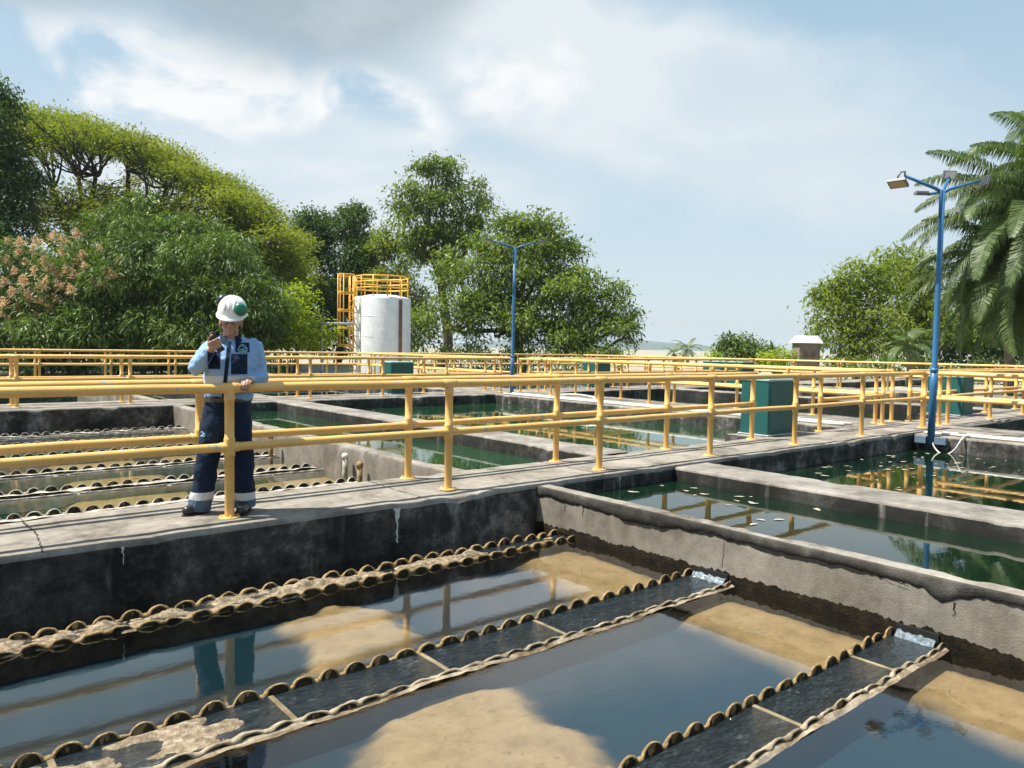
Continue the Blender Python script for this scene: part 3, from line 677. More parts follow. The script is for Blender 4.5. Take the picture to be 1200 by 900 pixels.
# ------------------------------------------------------------------ yellow pipe railings
ZR, ZM, PR = 1.000, 0.546, 0.036
def post_proto():
    r = PR; mb = MB()
    mb.lathe([(r, 0.01), (r, ZM-.075), (r+.004, ZM-.072), (r+.006, ZM-.06), (r+.006, ZM+.06), (r+.004, ZM+.072), (r, ZM+.075), (r, ZR-.10), (r+.004, ZR-.097), (r+.005, ZR-.085), (r+.005, ZR)], seg=16)
    me = mb.mesh('post', MAT['yellow'])
    fl = MB(); fl.lathe([(0.0, .012), (r+.001, .012), (r+.04, .012), (r+.045, .008), (r+.045, 0.0)], seg=20)
    for q in range(4):
        a = q*math.pi/2+.78; fl.lathe([(0.0, .026), (.008, .026), (.008, .01)], c=((r+.027)*math.cos(a), (r+.027)*math.sin(a), 0), seg=6)
    return me, fl.mesh('flange', MAT['yellow'])
POST, FLANGE = post_proto()
def railing(axis, fix, a0, a1, posts, label, top=True, mid=True, group='yellow pipe railings along the walkways', zr=ZR, zm=ZM, z0=0.0):
    c = (a0+a1)/2; loc = (c, fix, z0) if axis == 'X' else (fix, c, z0)
    root = tag(empty('pipe_railing', loc), label, 'railing', group)
    def run(name, z, r):
        mb = MB(); n = max(2, int((a1-a0)/0.5)); pts = []
        rg = random.Random(hash((round(fix, 2), round(a0, 1), name)) & 0xffff)
        for i in range(n+1):
            t = a0-c+(a1-a0)*i/n; w = rg.uniform(-.003, .003); pts.append((t, w*.6, z+w) if axis == 'X' else (w*.6, t, z+w))
        mb.tube(pts, r, 16)
        for p in posts:     # pipe-tee sleeves at each post
            t = p-c
            for s in ((-.075, .075),):
                q = [(t+s[0], 0, z), (t+s[0]+.004, 0, z), (t+s[1]-.004, 0, z), (t+s[1], 0, z)]
                if axis == 'Y': q = [(0, u[0], u[2]) for u in q]
                if a0-c <= q[0][0 if axis == 'X' else 1] and q[3][0 if axis == 'X' else 1] <= a1-c: mb.tube(q, [r+.0005, r+.005, r+.005, r+.0005], 16)
        mb.build(name, MAT['yellow'], root)
    if top: run('top_rail', zr, PR)
    if mid: run('mid_rail', zm, PR*.92)
    for p in posts:
        o = link('post', POST, root); o.location = (p-c, 0, 0) if axis == 'X' else (0, p-c, 0); o.rotation_euler = (0, 0, (p*7.3) % 6.28)
        link('flange', FLANGE, o)
    return root
S = 2.045
P1 = [2.02+S*i for i in range(-3, 7)]
railing('X', 5.83, -5.2, 14.65, [p for p in P1 if p < 13]+[14.65-.001], 'front yellow pipe railing of the main walkway, the one the man rests his hand on')
railing('X', 6.54, -5.2, 10.27, [p for p in P1 if p < 10.5], 'rear yellow pipe railing of the main walkway, behind the man')
railing('X', 6.56, 12.26, 14.65, [12.27, 14.60], 'short piece of rear railing between the teal cabinet and the tall blue lamp post')
railing('X', 5.88, 15.85, 40, [15.86+S*i+(0.2 if i else 0) for i in range(11)], 'front railing of the main walkway to the right of the near lamp post')
railing('X', 6.60, 15.85, 40, [15.87]+[20.0+S*i for i in range(9)], 'rear railing of the main walkway beside the far teal cabinet on the right')
railing('Y', 14.65, -7.5, 5.9, [5.88-S*i-.02 for i in range(0, 6) if i == 0 or i > 1], 'left railing of the cross walkway running to the right edge of the photo')
railing('Y', 15.40, -7.5, 5.9, [5.88-S*i-.02 for i in range(0, 6) if i == 0 or i > 1], 'right railing of the cross walkway running to the right edge of the photo')
railing('Y', 14.70, 6.72, 17.4, [6.74, 8.6, 10.48, 12.36, 14.2, 16.0, 17.35], 'left railing of the cross walkway behind the teal cabinet')
railing('Y', 15.40, 6.72, 17.4, [6.74, 8.4, 10.3, 12.13, 13.94, 15.7, 17.35], 'right railing of the cross walkway behind the teal cabinet')
P2 = [1.96+S*i for i in range(-5, 7)]
railing('X', 17.62, -8.5, 14.2, [p for p in P2 if p < 12.4]+[14.15], 'front railing of the second walkway, far behind the man')
railing('X', 18.38, -8.5, 10.22, [p for p in P2 if p < 10.5], 'rear railing of the second walkway on the left, ending at the small teal cabinet')
railing('X', 18.38, 11.9, 14.2, [11.92, 14.15], 'short rear railing of the second walkway right of the small teal cabinet')
railing('X', 17.62, 15.9, 27.5, [15.95+1.92*i for i in range(7)], 'front railing of the second walkway beyond the cross walkway')
railing('X', 18.38, 15.9, 27.5, [15.95]+[19.9+1.9*i for i in range(5)], 'rear railing of the second walkway beyond the cross walkway')
railing('Y', 14.70, 18.6, 27.6, [18.62+2.2*i for i in range(5)], 'far left railing of the cross walkway between the second and third walkways')
railing('Y', 15.40, 18.6, 27.6, [18.62+2.2*i for i in range(5)], 'far right railing of the cross walkway between the second and third walkways')
P3 = [5.78+S*i for i in range(-11, 11)]
railing('X', 28.0, -17, 27.8, P3, 'long farthest front railing in front of the trees on the left')
railing('X', 28.75, -17, 28.6, [p-.02 for p in P3], 'long farthest rear railing in front of the trees on the left')
P4 = [16.12+1.93*i for i in range(-11, 7)]
railing('Y', 28.0, -6, 28.0, P4, 'farthest left railing in front of the palms and the pump hut')
railing('Y', 28.75, -6, 28.7, [p+.5 for p in P4], 'farthest right railing in front of the palms and the pump hut')

# ------------------------------------------------------------------ teal cabinets
def cabinet(x, y, w, d, h, label, z=0.0, rz=0.0):
    root = tag(empty('equipment_cabinet', (x, y, z), rz), label, 'cabinet', 'teal equipment cabinets')
    mb = MB(); mb.box(-w/2, w/2, -d/2, d/2, 0.025, h-.02, 0.012); mb.build('body', MAT['teal'], root)
    mb = MB(); mb.box(-w/2-.012, w/2+.012, -d/2-.012, d/2+.012, h-.019, h+.02, 0.012); mb.build('lid', MAT['teal_lid'], root)
    mb = MB(); mb.box(-w/2-.03, w/2+.03, -d/2-.03, d/2+.03, 0.002, 0.024, 0.006); mb.build('base_plate', MAT['grey_pipe'], root)
    mb = MB(); mb.box(-w/2+.05, w/2-.05, -d/2-.008, -d/2+.002, 0.08, h-.10, 0.004); dr = mb.build('door', MAT['teal'], root)
    mb = MB(); mb.box(w/2-.11, w/2-.085, -d/2-.026, -d/2-.009, h*.5-.05, h*.5+.05, 0.004); mb.build('handle', MAT['lamp_grey'], dr)
    return root
cabinet(11.13, 6.86, 0.76, 0.50, 0.89, 'large dark teal cabinet at the back edge of the main walkway')
cabinet(18.5, 6.82, 0.62, 0.74, 0.86, 'teal cabinet seen through the railings just right of the tall blue lamp post')
cabinet(10.98, 18.28, 0.72, 0.55, 0.88, 'small grey-teal cabinet in front of the white storage tank')
cabinet(18.95, 18.3, 0.75, 0.6, 0.86, 'pale teal cabinet behind the railings below the rounded trees in the middle')
cabinet(26.6, 18.25, 0.8, 1.9, 0.90, 'dark low cabinet with a pale lid seen far away left of the pump hut')

# concrete ledges that carry cabinets standing behind the rear railing line
tag(slab('cabinet_ledge', 'X', 10.5, 12.0, W1[1]+.003, 7.22, -.003, -1.0, WM, 61), 'concrete ledge under the large teal cabinet', 'ledge')
tag(slab('cabinet_ledge', 'X', 17.9, 19.2, W1[1]+.003, 7.30, -.003, -1.0, WM, 62), 'concrete ledge under the right teal cabinet', 'ledge')

# ------------------------------------------------------------------ lamp posts
def box_oriented(mb, c, ax, ay, az, sx, sy, sz):
    c, ax, ay, az = (np.array(q, float) for q in (c, ax, ay, az)); vs = []
    for dz in (-1, 1):
        for dx, dy in ((-1, -1), (1, -1), (1, 1), (-1, 1)): vs.append(c+ax*sx*dx+ay*sy*dy+az*sz*dz)
    mb.add(vs, [(0, 3, 2, 1), (4, 5, 6, 7), (0, 1, 5, 4), (1, 2, 6, 5), (2, 3, 7, 6), (3, 0, 4, 7)])
RH = Vector((rt0[0], rt0[1], 0)); FH = Vector((-fw[0], -fw[1], 0)).normalized()
def lamp_post(x, y, h, label, near):
    root = tag(empty('lamp_post', (x, y, 0)), label, 'lamp post', 'blue lamp posts by the tanks')
    mb = MB(); mb.tube([(0, 0, -.16), (0.005, 0, .8), (0.01, 0, 1.1)], .056, 16); mb.tube([(0.01, 0, 1.08), (0.012, 0, 1.12), (.02, 0, 2.4), (.03, 0, h)], [.056, .046, .045, .042], 16)
    mb.tube([(0.01, 0, 1.05), (0.01, 0, 1.12)], .062, 16)
    for dx in (-.045, .045): mb.tube([(dx+.03, .01, h-.42), (dx+.03, .01, h+.02)], .022, 10)
    mb.build('pole', MAT['blue'], root)
    for s in (-1, 1):
        mb = MB(); mb.box(s*.155-.09, s*.155+.09, -.045, .045, -.14, -.02, .006)
        mb.build('bracket', MAT['bluegrey'], root).rotation_euler = (0, 0, R(-90) if near else 0)
    def arm(dx, dy, dz, up0=.0):
        a = RH*dx+FH*dy; mb = MB()
        p0 = np.array([.03, 0, h-.03]); p1 = p0+np.array([a.x*.2, a.y*.2, dz*.2+.02]); p2 = p0+np.array([a.x, a.y, dz])
        mb.tube([p0, p1, p2], [.03, .028, .024], 10); return mb.build('arm', MAT['blue'], root), p2
    def flood(arm_o, c, face, w=.125, hgt=.085, lens='lens'):
        f = Vector(face).normalized(); s = f.cross(Vector((0, 0, 1))).normalized(); u = s.cross(f)
        mb = MB(); box_oriented(mb, c, s, f, u, w, .022, hgt)
        for i in range(5): box_oriented(mb, Vector(c)-f*.034+s*(i-2)*w*.38, s, f, u, .006, .014, hgt*.9)
        o = mb.build('floodlight', MAT['lamp_grey'], arm_o)
        mb = MB(); box_oriented(mb, Vector(c)+f*.0245, s, f, u, w*.86, .002, hgt*.84); mb.build('lens', MAT[lens], o)
    if near:
        a1, p = arm(-.68, .10, .24)
        mb = MB(); mb.tube([p, p+np.array([0, 0, .07]), p+np.array(RH)*-.07+np.array([0, 0, .06]), p+np.array(RH)*-.13+np.array([0, 0, -.05])], .016, 8); mb.build('hook', MAT['lamp_grey'], a1)
        flood(a1, Vector(p)+RH*-.11+Vector((0, 0, -.12)), Vector((0, 0, -1))+RH*-.30+FH*.30, .14, .11, 'lens_tan')
        a2, p = arm(.24, -.25, .30); flood(a2, Vector(p)+Vector((0, 0, .05)), FH*1.0+Vector((0, 0, -.35))+RH*.1, .11, .07)
        a3, p = arm(.72, -.2, .25); flood(a3, Vector(p)+RH*.10, RH*1+Vector((0, 0, -.3)), .10, .08)
        a4, p = arm(-.16, -.15, .0); flood(a4, Vector(p)+RH*-.10+Vector((0, 0, .01)), Vector((0, 0, -1))+FH*-.2, .11, .05)
    else:
        for sx, sy in ((-.62, .2), (.66, .1)):
            a1, p = arm(sx, sy, .20); d = RH*(1 if sx > 0 else -1)
            flood(a1, Vector(p)+d*.12, Vector((0, 0, -1))+d*.3, .10, .12)
    return root
lp = lamp_post(13.385, 5.20, 4.03, 'tall blue lamp post with four floodlights standing in the pond corner on the right', True)
lamp_post(13.95, 16.85, 4.2, 'distant blue lamp post with two outstretched lamps in front of the rounded trees', False)
# white flexible hose from the near lamp post bracket
mb = MB(); q = [(13.36, 5.17, -.10), (13.35, 5.12, -.20), (13.34, 5.02, -.28), (13.34, 4.90, -.27), (13.34, 4.80, -.17), (13.36, 4.74, -.04), (13.46, 4.72, .03), (13.60, 4.70, .03)]
pts = []
for i in range(len(q)-1):
    for t in np.linspace(0, 1, 5)[:-1]:
        a, b, c, d = (np.array(q[max(0, min(len(q)-1, i+j))]) for j in (-1, 0, 1, 2))
        pts.append(.5*((2*b)+(-a+c)*t+(2*a-5*b+4*c-d)*t*t+(-a+3*b-3*c+d)*t**3))
mb.tube(pts+[np.array(q[-1])], .013, 8); tag(mb.build('flexible_hose', MAT['white_pipe']), 'white flexible hose looping down from the foot of the tall blue lamp post', 'hose')
def conduit(pts, r, label, clips=()):
    mb = MB(); mb.tube(pts, r, 10); o = tag(mb.build('conduit_pipe', MAT['white_pipe']), label, 'pipe', 'white conduit pipes along the cross walkway')
    for c in clips:
        mb = MB(); mb.box(c[0]-.03, c[0]+.03, c[1]-.025, c[1]+.025, c[2]-.2, c[2]+.012, .004); mb.build('clip', MAT['white_pipe'], o)
def wav(y0, y1, x, z, sd):
    rg = random.Random(sd); return [(x+rg.uniform(-.012, .012), y, z) for y in np.linspace(y0, y1, 22)]
conduit(wav(5.4, -6, 13.62, .022, 1), .022, 'white conduit lying on the cross walkway edge right of the lamp post')
conduit(wav(5.2, -6, 13.85, .020, 2), .018, 'thinner conduit lying behind the first one right of the lamp post')
conduit(wav(6.8, 16.8, 13.62, .024, 3), .026, 'white conduit along the cross walkway edge behind the teal cabinet')
conduit(wav(6.8, 16.8, 13.92, .024, 4), .024, 'second white conduit farther in along the cross walkway')
mb = MB(); mb.tube([(13.9+.25*math.sin(t)*.6, 14.2+.75*math.cos(t*1.0), .03+.10*max(0, math.sin(t))) for t in np.linspace(0, math.pi, 14)], .02, 8)
tag(mb.build('conduit_pipe', MAT['white_pipe']), 'white hose arching up off the cross walkway near the distant lamp post', 'pipe', 'white conduit pipes along the cross walkway')

# valve stems standing in the rear tank by the thin wall
for i, (x, y, h, lab) in enumerate(((4.60, 8.95, .30, 'pale capped pipe stub against the thin wall, left of a pair'), (4.60, 8.55, .24, 'short yellowish pipe stub beside the pale capped one'),
                                    (4.55, 11.3, .34, 'pipe stub standing by the second launder end at the thin wall'), (3.55, 11.55, .20, 'small pipe stub rising from the third launder'))):
    t = tag(empty('pipe_stub', (x, y, WZ)), lab, 'pipe stub', 'pipe stubs in the rear tank')
    mb = MB(); mb.tube([(0, 0, -.15), (0, 0, h)], .034, 12); mb.build('pipe', MAT['crust' if i else 'crust_pale'], t)
    mb = MB(); mb.lathe([(.0, h+.05), (.03, h+.045), (.045, h+.02), (.046, h-.02), (.036, h-.02)], seg=14); mb.build('cap', MAT['white_pipe' if not i else 'crust'], t)

# ------------------------------------------------------------------ floating leaves and scum on the green water
def leaf_float():
    mb = MB(); n = 11; vs = [(0, 0, .004)]
    for i in range(n):
        a = 2*math.pi*i/n; r = 0.5*(1+.25*math.sin(3*a+1)+.15*math.sin(5*a)); vs.append((r*math.cos(a)*1.3, r*math.sin(a)*.8, .0015))
    mb.add(vs, [(0, i+1, (i+1) % n+1) for i in range(n)]); return mb.mesh('floating_leaf', MAT['float'])
MAT['float'] = plain('pale_floating_leaf', (0.36, 0.315, 0.235), 0.7, var=0.45, vscale=3)
FL = leaf_float(); rg = random.Random(77)
def floats(n, x0, x1, y0, y1, label, group, smin, smax, bias=None):
    k = 0
    while k < n:
        x, y = rg.uniform(x0, x1), rg.uniform(y0, y1)
        if bias and rg.random() > bias(x, y): continue
        o = link('floating_leaf', FL); o.location = (x, y, (-.160 if 5 < x < 7.1 and y < 6 else GW)+.004); s = rg.uniform(smin, smax)*.78; o.scale = (s, s*rg.uniform(.6, 1), 1); o.rotation_euler = (0, 0, rg.uniform(0, 6.28))
        tag(o, label, 'leaf', group); k += 1
floats(70, 8.3, 13.3, 3.2, 5.4, 'small pale leaf floating on the dark green pond beside the tall lamp post', 'leaves floating on the pond by the lamp post', .035, .11, lambda x, y: .25+.75*(x > 9.5))
floats(18, 5.3, 6.95, 3.6, 5.35, 'small pale leaf floating in the narrow green channel', 'leaves floating in the narrow green channel', .05, .12, lambda x, y: 1 if x > 5.9 else .3)
floats(26, 7.9, 13.2, 11.5, 16.8, 'small pale leaf floating on the green tank behind the walkway', 'leaves floating on the green tank behind the walkway', .05, .12)

# ------------------------------------------------------------------ trees
def rand_dirs(rng, n):
    v = rng.normal(size=(n, 3)); return v/np.linalg.norm(v, axis=1)[:, None]
def leaves_mesh(name, P, D, L, W, N, mat, tint):
    """one diamond-shaped leaf per row: base P, direction D, length L, width W, normal hint N"""
    Sd = np.cross(D, N); Sd /= np.linalg.norm(Sd, axis=1)[:, None]+1e-9
    Up = np.cross(Sd, D)
    n = len(P); V = np.empty((n, 4, 3)); L = L[:, None]; W = W[:, None]
    V[:, 0] = P; V[:, 2] = P+D*L-np.array([0, 0, 1])*L*0.10
    V[:, 1] = P+D*L*.45+Sd*W*.5+Up*W*.12; V[:, 3] = P+D*L*.45-Sd*W*.5+Up*W*.12
    F = np.arange(n*4).reshape(n, 4)
    return np_mesh(name, V.reshape(-1, 3), F, mat, {'tint': ('FACE', tint)})

class Lobe:
    """an ellipsoid of foliage given by its picture position, picture radii and distance"""
    def __init__(s, px, py, rx, ry, depth, rd=None):
        s.c = at(px, py, depth); k = depth/FPX
        s.r = np.array([rx*k, (rd if rd is not None else rx)*k, ry*k])      # right, away, up
def lobe_points(rng, lobe, n, shell=0.62, low=-0.75):
    d = rand_dirs(rng, n); d = d[d[:, 2] > low-.25*rng.rand(len(d))]; 
    rr = shell+(1-shell)*rng.rand(len(d))**0.7; rr *= 1+0.12*(rng.rand(len(d))-.5)
    q = d*rr[:, None]*lobe.r
    return lobe.c+q[:, :1]*rt0+q[:, 1:2]*(-np.array(FH))+q[:, 2:]*np.array([0, 0, 1]), d
def foliage(lobes, seed, dens, cl_r, k, L, W, droop=0.35, mat='leaf_mid', parent=None, name='foliage', shell=0.55, low=-0.8, flat=0.0, tint_bias=0.0, sub=0.40, subn=13, subflat=.78):
    """lobes are broken into overlapping sub-lobes; leaves in clumps sit on the sub-lobes, most of them on the sunny upper side"""
    rng = np.random.RandomState(seed); P = []; D = []; T = []; subs = []
    for lb in lobes:
        if sub:
            c, d = lobe_points(rng, lb, int(subn*1.25), shell, low)
            for q in c: subs.append((q, lb.r*sub*rng.uniform(.7, 1.25)*np.array([1, 1, subflat]), rng.rand()))
        else: subs.append((lb.c, lb.r, rng.rand()))
    for c, r, tb in subs:
        a, b, cc_ = r; area = 4*math.pi*(((a*b)**1.6+(a*cc_)**1.6+(b*cc_)**1.6)/3)**(1/1.6)
        n = max(4, int(area*dens)); d0 = rand_dirs(rng, n); d0 = d0[d0[:, 2] > -.55-.4*rng.rand(n)]; n = len(d0)
        rr = (.72+.36*rng.rand(n)**1.2)[:, None]; q = d0*rr*r
        c0 = c+q[:, :1]*rt0+q[:, 1:2]*(-np.array(FH))+q[:, 2:]*np.array([0, 0, 1]); dw = d0[:, :1]*rt0+d0[:, 1:2]*(-np.array(FH))+d0[:, 2:]*np.array([0, 0, 1])
        ct = np.clip(tb*.55+rng.rand(n)*.35+tint_bias, 0, 1)
        cc = np.repeat(c0, k, 0); dd = np.repeat(dw, k, 0); tt = np.repeat(ct, k)
        off = rng.normal(size=(len(cc), 3))*cl_r*np.array([1, 1, 0.62-.3*flat])
        ld = rand_dirs(rng, len(cc))*0.75+dd*0.75; ld[:, 2] -= droop*(0.4+rng.rand(len(cc)))*1.2; ld[:, 2] *= (1-flat)
        ld /= np.linalg.norm(ld, axis=1)[:, None]
        P.append(cc+off); D.append(ld); T.append(np.clip(tt+rng.normal(size=len(tt))*.14, 0, 1))
    P = np.concatenate(P); D = np.concatenate(D); T = np.concatenate(T); n = len(P)
    N = rand_dirs(rng, n)*0.6+np.array([0, 0, 0.95]); Ls = L*(0.6+0.8*rng.rand(n)); Ws = W*(0.7+0.6*rng.rand(n))
    return link(name, leaves_mesh(name, P, D, Ls, Ws, N, MAT[mat], T), parent)

def limb(mb, a, b, r0, r1, rng, sag=0.0, n=6, wob=0.06):
    a = np.array(a, float); b = np.array(b, float); L = np.linalg.norm(b-a); pts = []
    w = rng.normal(size=3)*L*wob; w2 = rng.normal(size=3)*L*wob*.5
    for i in range(n+1):
        t = i/n; p = a+(b-a)*t+w*math.sin(math.pi*t)+w2*math.sin(2*math.pi*t); p[2] += sag*L*math.sin(math.pi*t); pts.append(p)
    mb.tube(pts, [r0+(r1-r0)*i/n for i in range(n+1)], 7, caps=False); return pts
GZ = -0.30
def to_parent(o, root):
    o.parent = root; o.matrix_parent_inverse = Matrix.Translation(-Vector(root.location)); return o
def tree(name, label, trunk_px, depth, lobes, seed, trunk_r=0.25, fork=0.35, group=None, bark='bark', cat='tree', twigs=2, **fk):
    g = un_depth(trunk_px, depth); root = tag(empty(name, (g[0], g[1], GZ)), label, cat, group)
    rng = np.random.RandomState(seed+500); mb = MB(); cz = np.mean([l.c[2] for l in lobes]); top = max(l.c[2] for l in lobes)
    base = np.array([g[0], g[1], GZ-.1]); cen = np.mean([l.c for l in lobes], 0)
    fk_p = base+(np.array([cen[0], cen[1], 0])-np.array([base[0], base[1], 0]))*.35; fk_p[2] = GZ+(cz-GZ)*fork+.6
    limb(mb, base, fk_p, trunk_r*1.25, trunk_r*.85, rng)
    for l in lobes:
        e = l.c+np.array([0, 0, -l.r[2]*.25]); pts = limb(mb, fk_p, e, trunk_r*.55, trunk_r*.16, rng, -.05)
        for _ in range(twigs):
            c, _d = lobe_points(rng, l, 12, .5, -.3); limb(mb, pts[rng.randint(3, len(pts))], c[0], trunk_r*.15, trunk_r*.04, rng)
    to_parent(mb.build('trunk', MAT[bark]), root)
    to_parent(foliage(lobes, seed, **fk, name='crown'), root); return root
def un_depth(px, depth):
    p = at(px, 420, depth); return p

# tall flat-topped rain tree at the back left: limbs fan out under thin feathery pads
def rain_tree():
    dep = 50; g = at(118, 420, dep); root = tag(empty('rain_tree', (g[0], g[1], GZ)), 'huge spreading yellow-green tree with bare fanning limbs under its thin flat crown', 'tree')
    rng = np.random.RandomState(5); mb = MB(); base = np.array([g[0], g[1], GZ-.1])
    f0 = at(118, 330, dep); limb(mb, base, f0, .75, .6, rng)
    nodes = {}
    for i, (x, y, d) in enumerate(((62, 222, 49), (92, 208, 52), (112, 206, 48), (150, 200, 50), (196, 218, 49), (232, 216, 51), (255, 245, 47), (300, 262, 49), (40, 245, 46), (180, 262, 45), (-20, 210, 50))):
        e = at(x, y, d); limb(mb, f0, e, .30, .13, rng, -.08, 8); nodes[i] = e
    pads = []
    arc = [(-40, 122), (-10, 122), (15, 124), (38, 128), (60, 131), (82, 137), (104, 140), (126, 147), (148, 153), (168, 160), (188, 167), (206, 177), (224, 187), (240, 196), (256, 203), (272, 212), (288, 224), (302, 238), (316, 250), (328, 264), (336, 280), (340, 296)]
    for i, (x, y) in enumerate(arc):
        for q in range(4):
            pads.append(Lobe(x+rng.uniform(-9, 9), y+3+rng.uniform(0, 9)+q*7, rng.uniform(15, 23), rng.uniform(5, 9), dep+rng.uniform(-7, 7), rng.uniform(20, 34)))
    top = len(pads)
    for x, y in ((10, 200), (30, 168), (48, 180), (62, 162), (84, 170), (50, 235), (70, 258), (95, 246), (118, 232), (140, 228), (158, 238), (20, 250), (205, 234), (225, 238), (246, 228), (268, 238), (290, 252), (306, 268), (322, 284), (260, 262), (235, 262), (210, 258),
                 (186, 246), (312, 300), (332, 306), (284, 278), (255, 288), (150, 262), (120, 262), (335, 320), (296, 302), (166, 212), (136, 178), (200, 196), (222, 205), (118, 166), (176, 186), (244, 214),
                 (30, 222), (52, 250), (80, 232), (104, 226), (128, 242), (100, 268), (60, 276), (140, 246), (172, 232), (190, 256), (216, 246), (238, 252), (276, 262), (298, 288), (318, 320), (325, 340), (80, 250), (112, 250), (160, 250), (200, 270), (230, 280), (262, 290)):
        thin = (x, y) in ((166, 212), (136, 178), (200, 196), (222, 205), (118, 166), (176, 186), (84, 170), (244, 214))
        pads.append(Lobe(x, y, rng.uniform(13, 19) if thin else rng.uniform(17, 26), 5 if thin else rng.uniform(8, 14), dep-3+rng.uniform(-3, 3) if not thin else dep+rng.uniform(0, 6), 22))
    N = list(nodes.values())
    for j, l in enumerate(pads):
        e = l.c.copy(); e[2] -= l.r[2]*.4
        d = [np.linalg.norm(e-q)+(8 if q[2] > e[2] else 0) for q in N]; q = N[int(np.argmin(d))]
        pts = limb(mb, q, e, .085, .035, rng, -.06, 7, .07)
        for _ in range(5):
            c, _d = lobe_points(rng, l, 4, .3, -.2)
            if len(c): limb(mb, pts[rng.randint(2, 7)], c[0], .035, .014, rng, 0, 4, .08)
    to_parent(mb.build('trunk', MAT['bark_dark']), root)
    to_parent(foliage(pads, 71, dens=4.2, cl_r=.45, k=12, L=.27, W=.10, droop=.12, mat='leaf_rain', name='crown', flat=.35, sub=0), root)
rain_tree()

def L_(*a): return [Lobe(*q) for q in a]
tree('mango_tree', 'broad dense mango tree with glossy drooping leaves directly behind the man', 215, 36,
     L_((190, 300, 62, 52, 37), (240, 330, 55, 58, 35.5), (160, 345, 58, 60, 35), (285, 360, 42, 55, 35), (130, 300, 48, 42, 37.5), (225, 280, 45, 32, 38), (175, 262, 40, 28, 38.5), (262, 315, 42, 38, 36.5), (300, 390, 30, 34, 34.5), (215, 385, 60, 40, 34.5), (145, 395, 50, 34, 34.5), (255, 385, 50, 38, 35), (305, 365, 28, 40, 35.5), (185, 400, 60, 28, 35)),
     31, .28, dens=4.2, cl_r=.20, k=12, L=.30, W=.075, droop=.62, mat='leaf_mango')
tree('dark_tree', 'shadowy dark tree standing behind the dense mango tree', 190, 45, L_((60, 350, 50, 55, 45), (130, 370, 60, 50, 45), (210, 360, 60, 55, 45), (285, 370, 50, 50, 45), (330, 385, 40, 36, 44), (20, 390, 60, 36, 44)), 45, .25,
     dens=2.6, cl_r=.34, k=10, L=.36, W=.16, mat='leaf_dark')
mf = tree('mango_tree', 'mango tree covered in tan-pink flower panicles at the left edge', 40, 35,
     L_((30, 330, 60, 48, 36), (85, 345, 50, 52, 35.5), (0, 375, 55, 45, 35), (60, 390, 55, 38, 34.5), (105, 385, 40, 38, 34.8), (-45, 345, 50, 60, 35)),
     32, .26, dens=3.8, cl_r=.20, k=12, L=.30, W=.075, droop=.62, mat='leaf_mango')
def panicles():
    rng = np.random.RandomState(8); P = []; D = []
    px = [(10, 283), (22, 295), (8, 305), (38, 292), (30, 308), (50, 306), (18, 318), (5, 330), (28, 330), (15, 342), (40, 318), (58, 316), (68, 322), (78, 317), (70, 335), (92, 306), (100, 312), (98, 298), (86, 322), (72, 295), (118, 292), (122, 318), (132, 322), (34, 345), (48, 338),
          (5, 355), (20, 362), (34, 350), (58, 362), (26, 372), (44, 370), (10, 378), (18, 388), (34, 376), (14, 398), (-8, 300), (-12, 330), (-6, 350), (62, 278), (75, 283), (140, 308), (120, 332), (46, 352), (90, 275), (2, 368), (52, 330), (66, 350), (84, 340), (108, 330), (24, 284), (44, 284)]
    for x, y in px:
        d = 33.1+rng.uniform(-.4, .9)+ (0.8 if y < 310 else 0); c = at(x, y, d); n = 60
        ax = np.array([rng.normal()*.3, rng.normal()*.3, 1.0])-np.array([fw[0], fw[1], 0])*.5; ax /= np.linalg.norm(ax)
        s = rng.uniform(.85, 1.4); t = rng.rand(n); dd = rand_dirs(rng, n)+ax*.7; dd /= np.linalg.norm(dd, axis=1)[:, None]
        P.append(c+ax*(t[:, None]-.4)*.42*s); D.append(dd*(1.15-t)[:, None]*s)
    P = np.concatenate(P); D = np.concatenate(D); ln = np.linalg.norm(D, axis=1); n = len(P)
    o = link('flower_panicles', leaves_mesh('flower_panicles', P, D/ln[:, None], .30*ln, .05+.0*ln, rand_dirs(rng, n), MAT['panicle'], rng.rand(n)))
    to_parent(o, mf); o['kind'] = 'stuff'
panicles()
tree('dark_tree', 'tall very dark tree cut by the left edge of the photo', -30, 40, L_((-5, 150, 38, 42, 41), (10, 215, 30, 45, 40), (-25, 225, 50, 60, 41), (8, 262, 30, 32, 39.5), (-30, 300, 50, 50, 40), (-12, 118, 30, 22, 41)), 33, .3,
     dens=5.0, cl_r=.28, k=11, L=.26, W=.11, droop=.3, mat='leaf_dark')
tree('lime_bush', 'low lime-green feathery bush between the mango tree and the white tank', 345, 38, L_((340, 362, 26, 24, 38), (362, 385, 22, 24, 37.5), (330, 395, 30, 24, 37), (352, 345, 16, 12, 38), (374, 398, 16, 14, 38)), 34, .10,
     dens=5.0, cl_r=.26, k=9, L=.22, W=.10, droop=.15, mat='leaf_bright', cat='bush', shell=.4)
BG = 'trees beyond the tanks'
tree('shade_tree', 'dark tree directly behind the caged ladder of the white tank', 395, 62, L_((372, 275, 26, 30, 62), (398, 285, 34, 36, 61), (425, 275, 18, 26, 62), (360, 320, 28, 40, 61), (405, 335, 40, 45, 60), (435, 310, 24, 36, 60), (418, 252, 16, 12, 62), (380, 375, 45, 45, 59)), 35, .3,
     dens=3.6, cl_r=.34, k=11, L=.34, W=.14, mat='leaf_dark', group=BG)
tree('slender_tree', 'light green open tree standing just right above the white tank', 462, 58, L_((452, 285, 20, 18, 58), (470, 300, 20, 26, 58), (458, 330, 24, 34, 57), (478, 350, 22, 40, 57), (482, 390, 26, 30, 57)), 36, .2,
     dens=3.4, cl_r=.34, k=9, L=.32, W=.13, mat='leaf_light', group=BG, shell=.4)
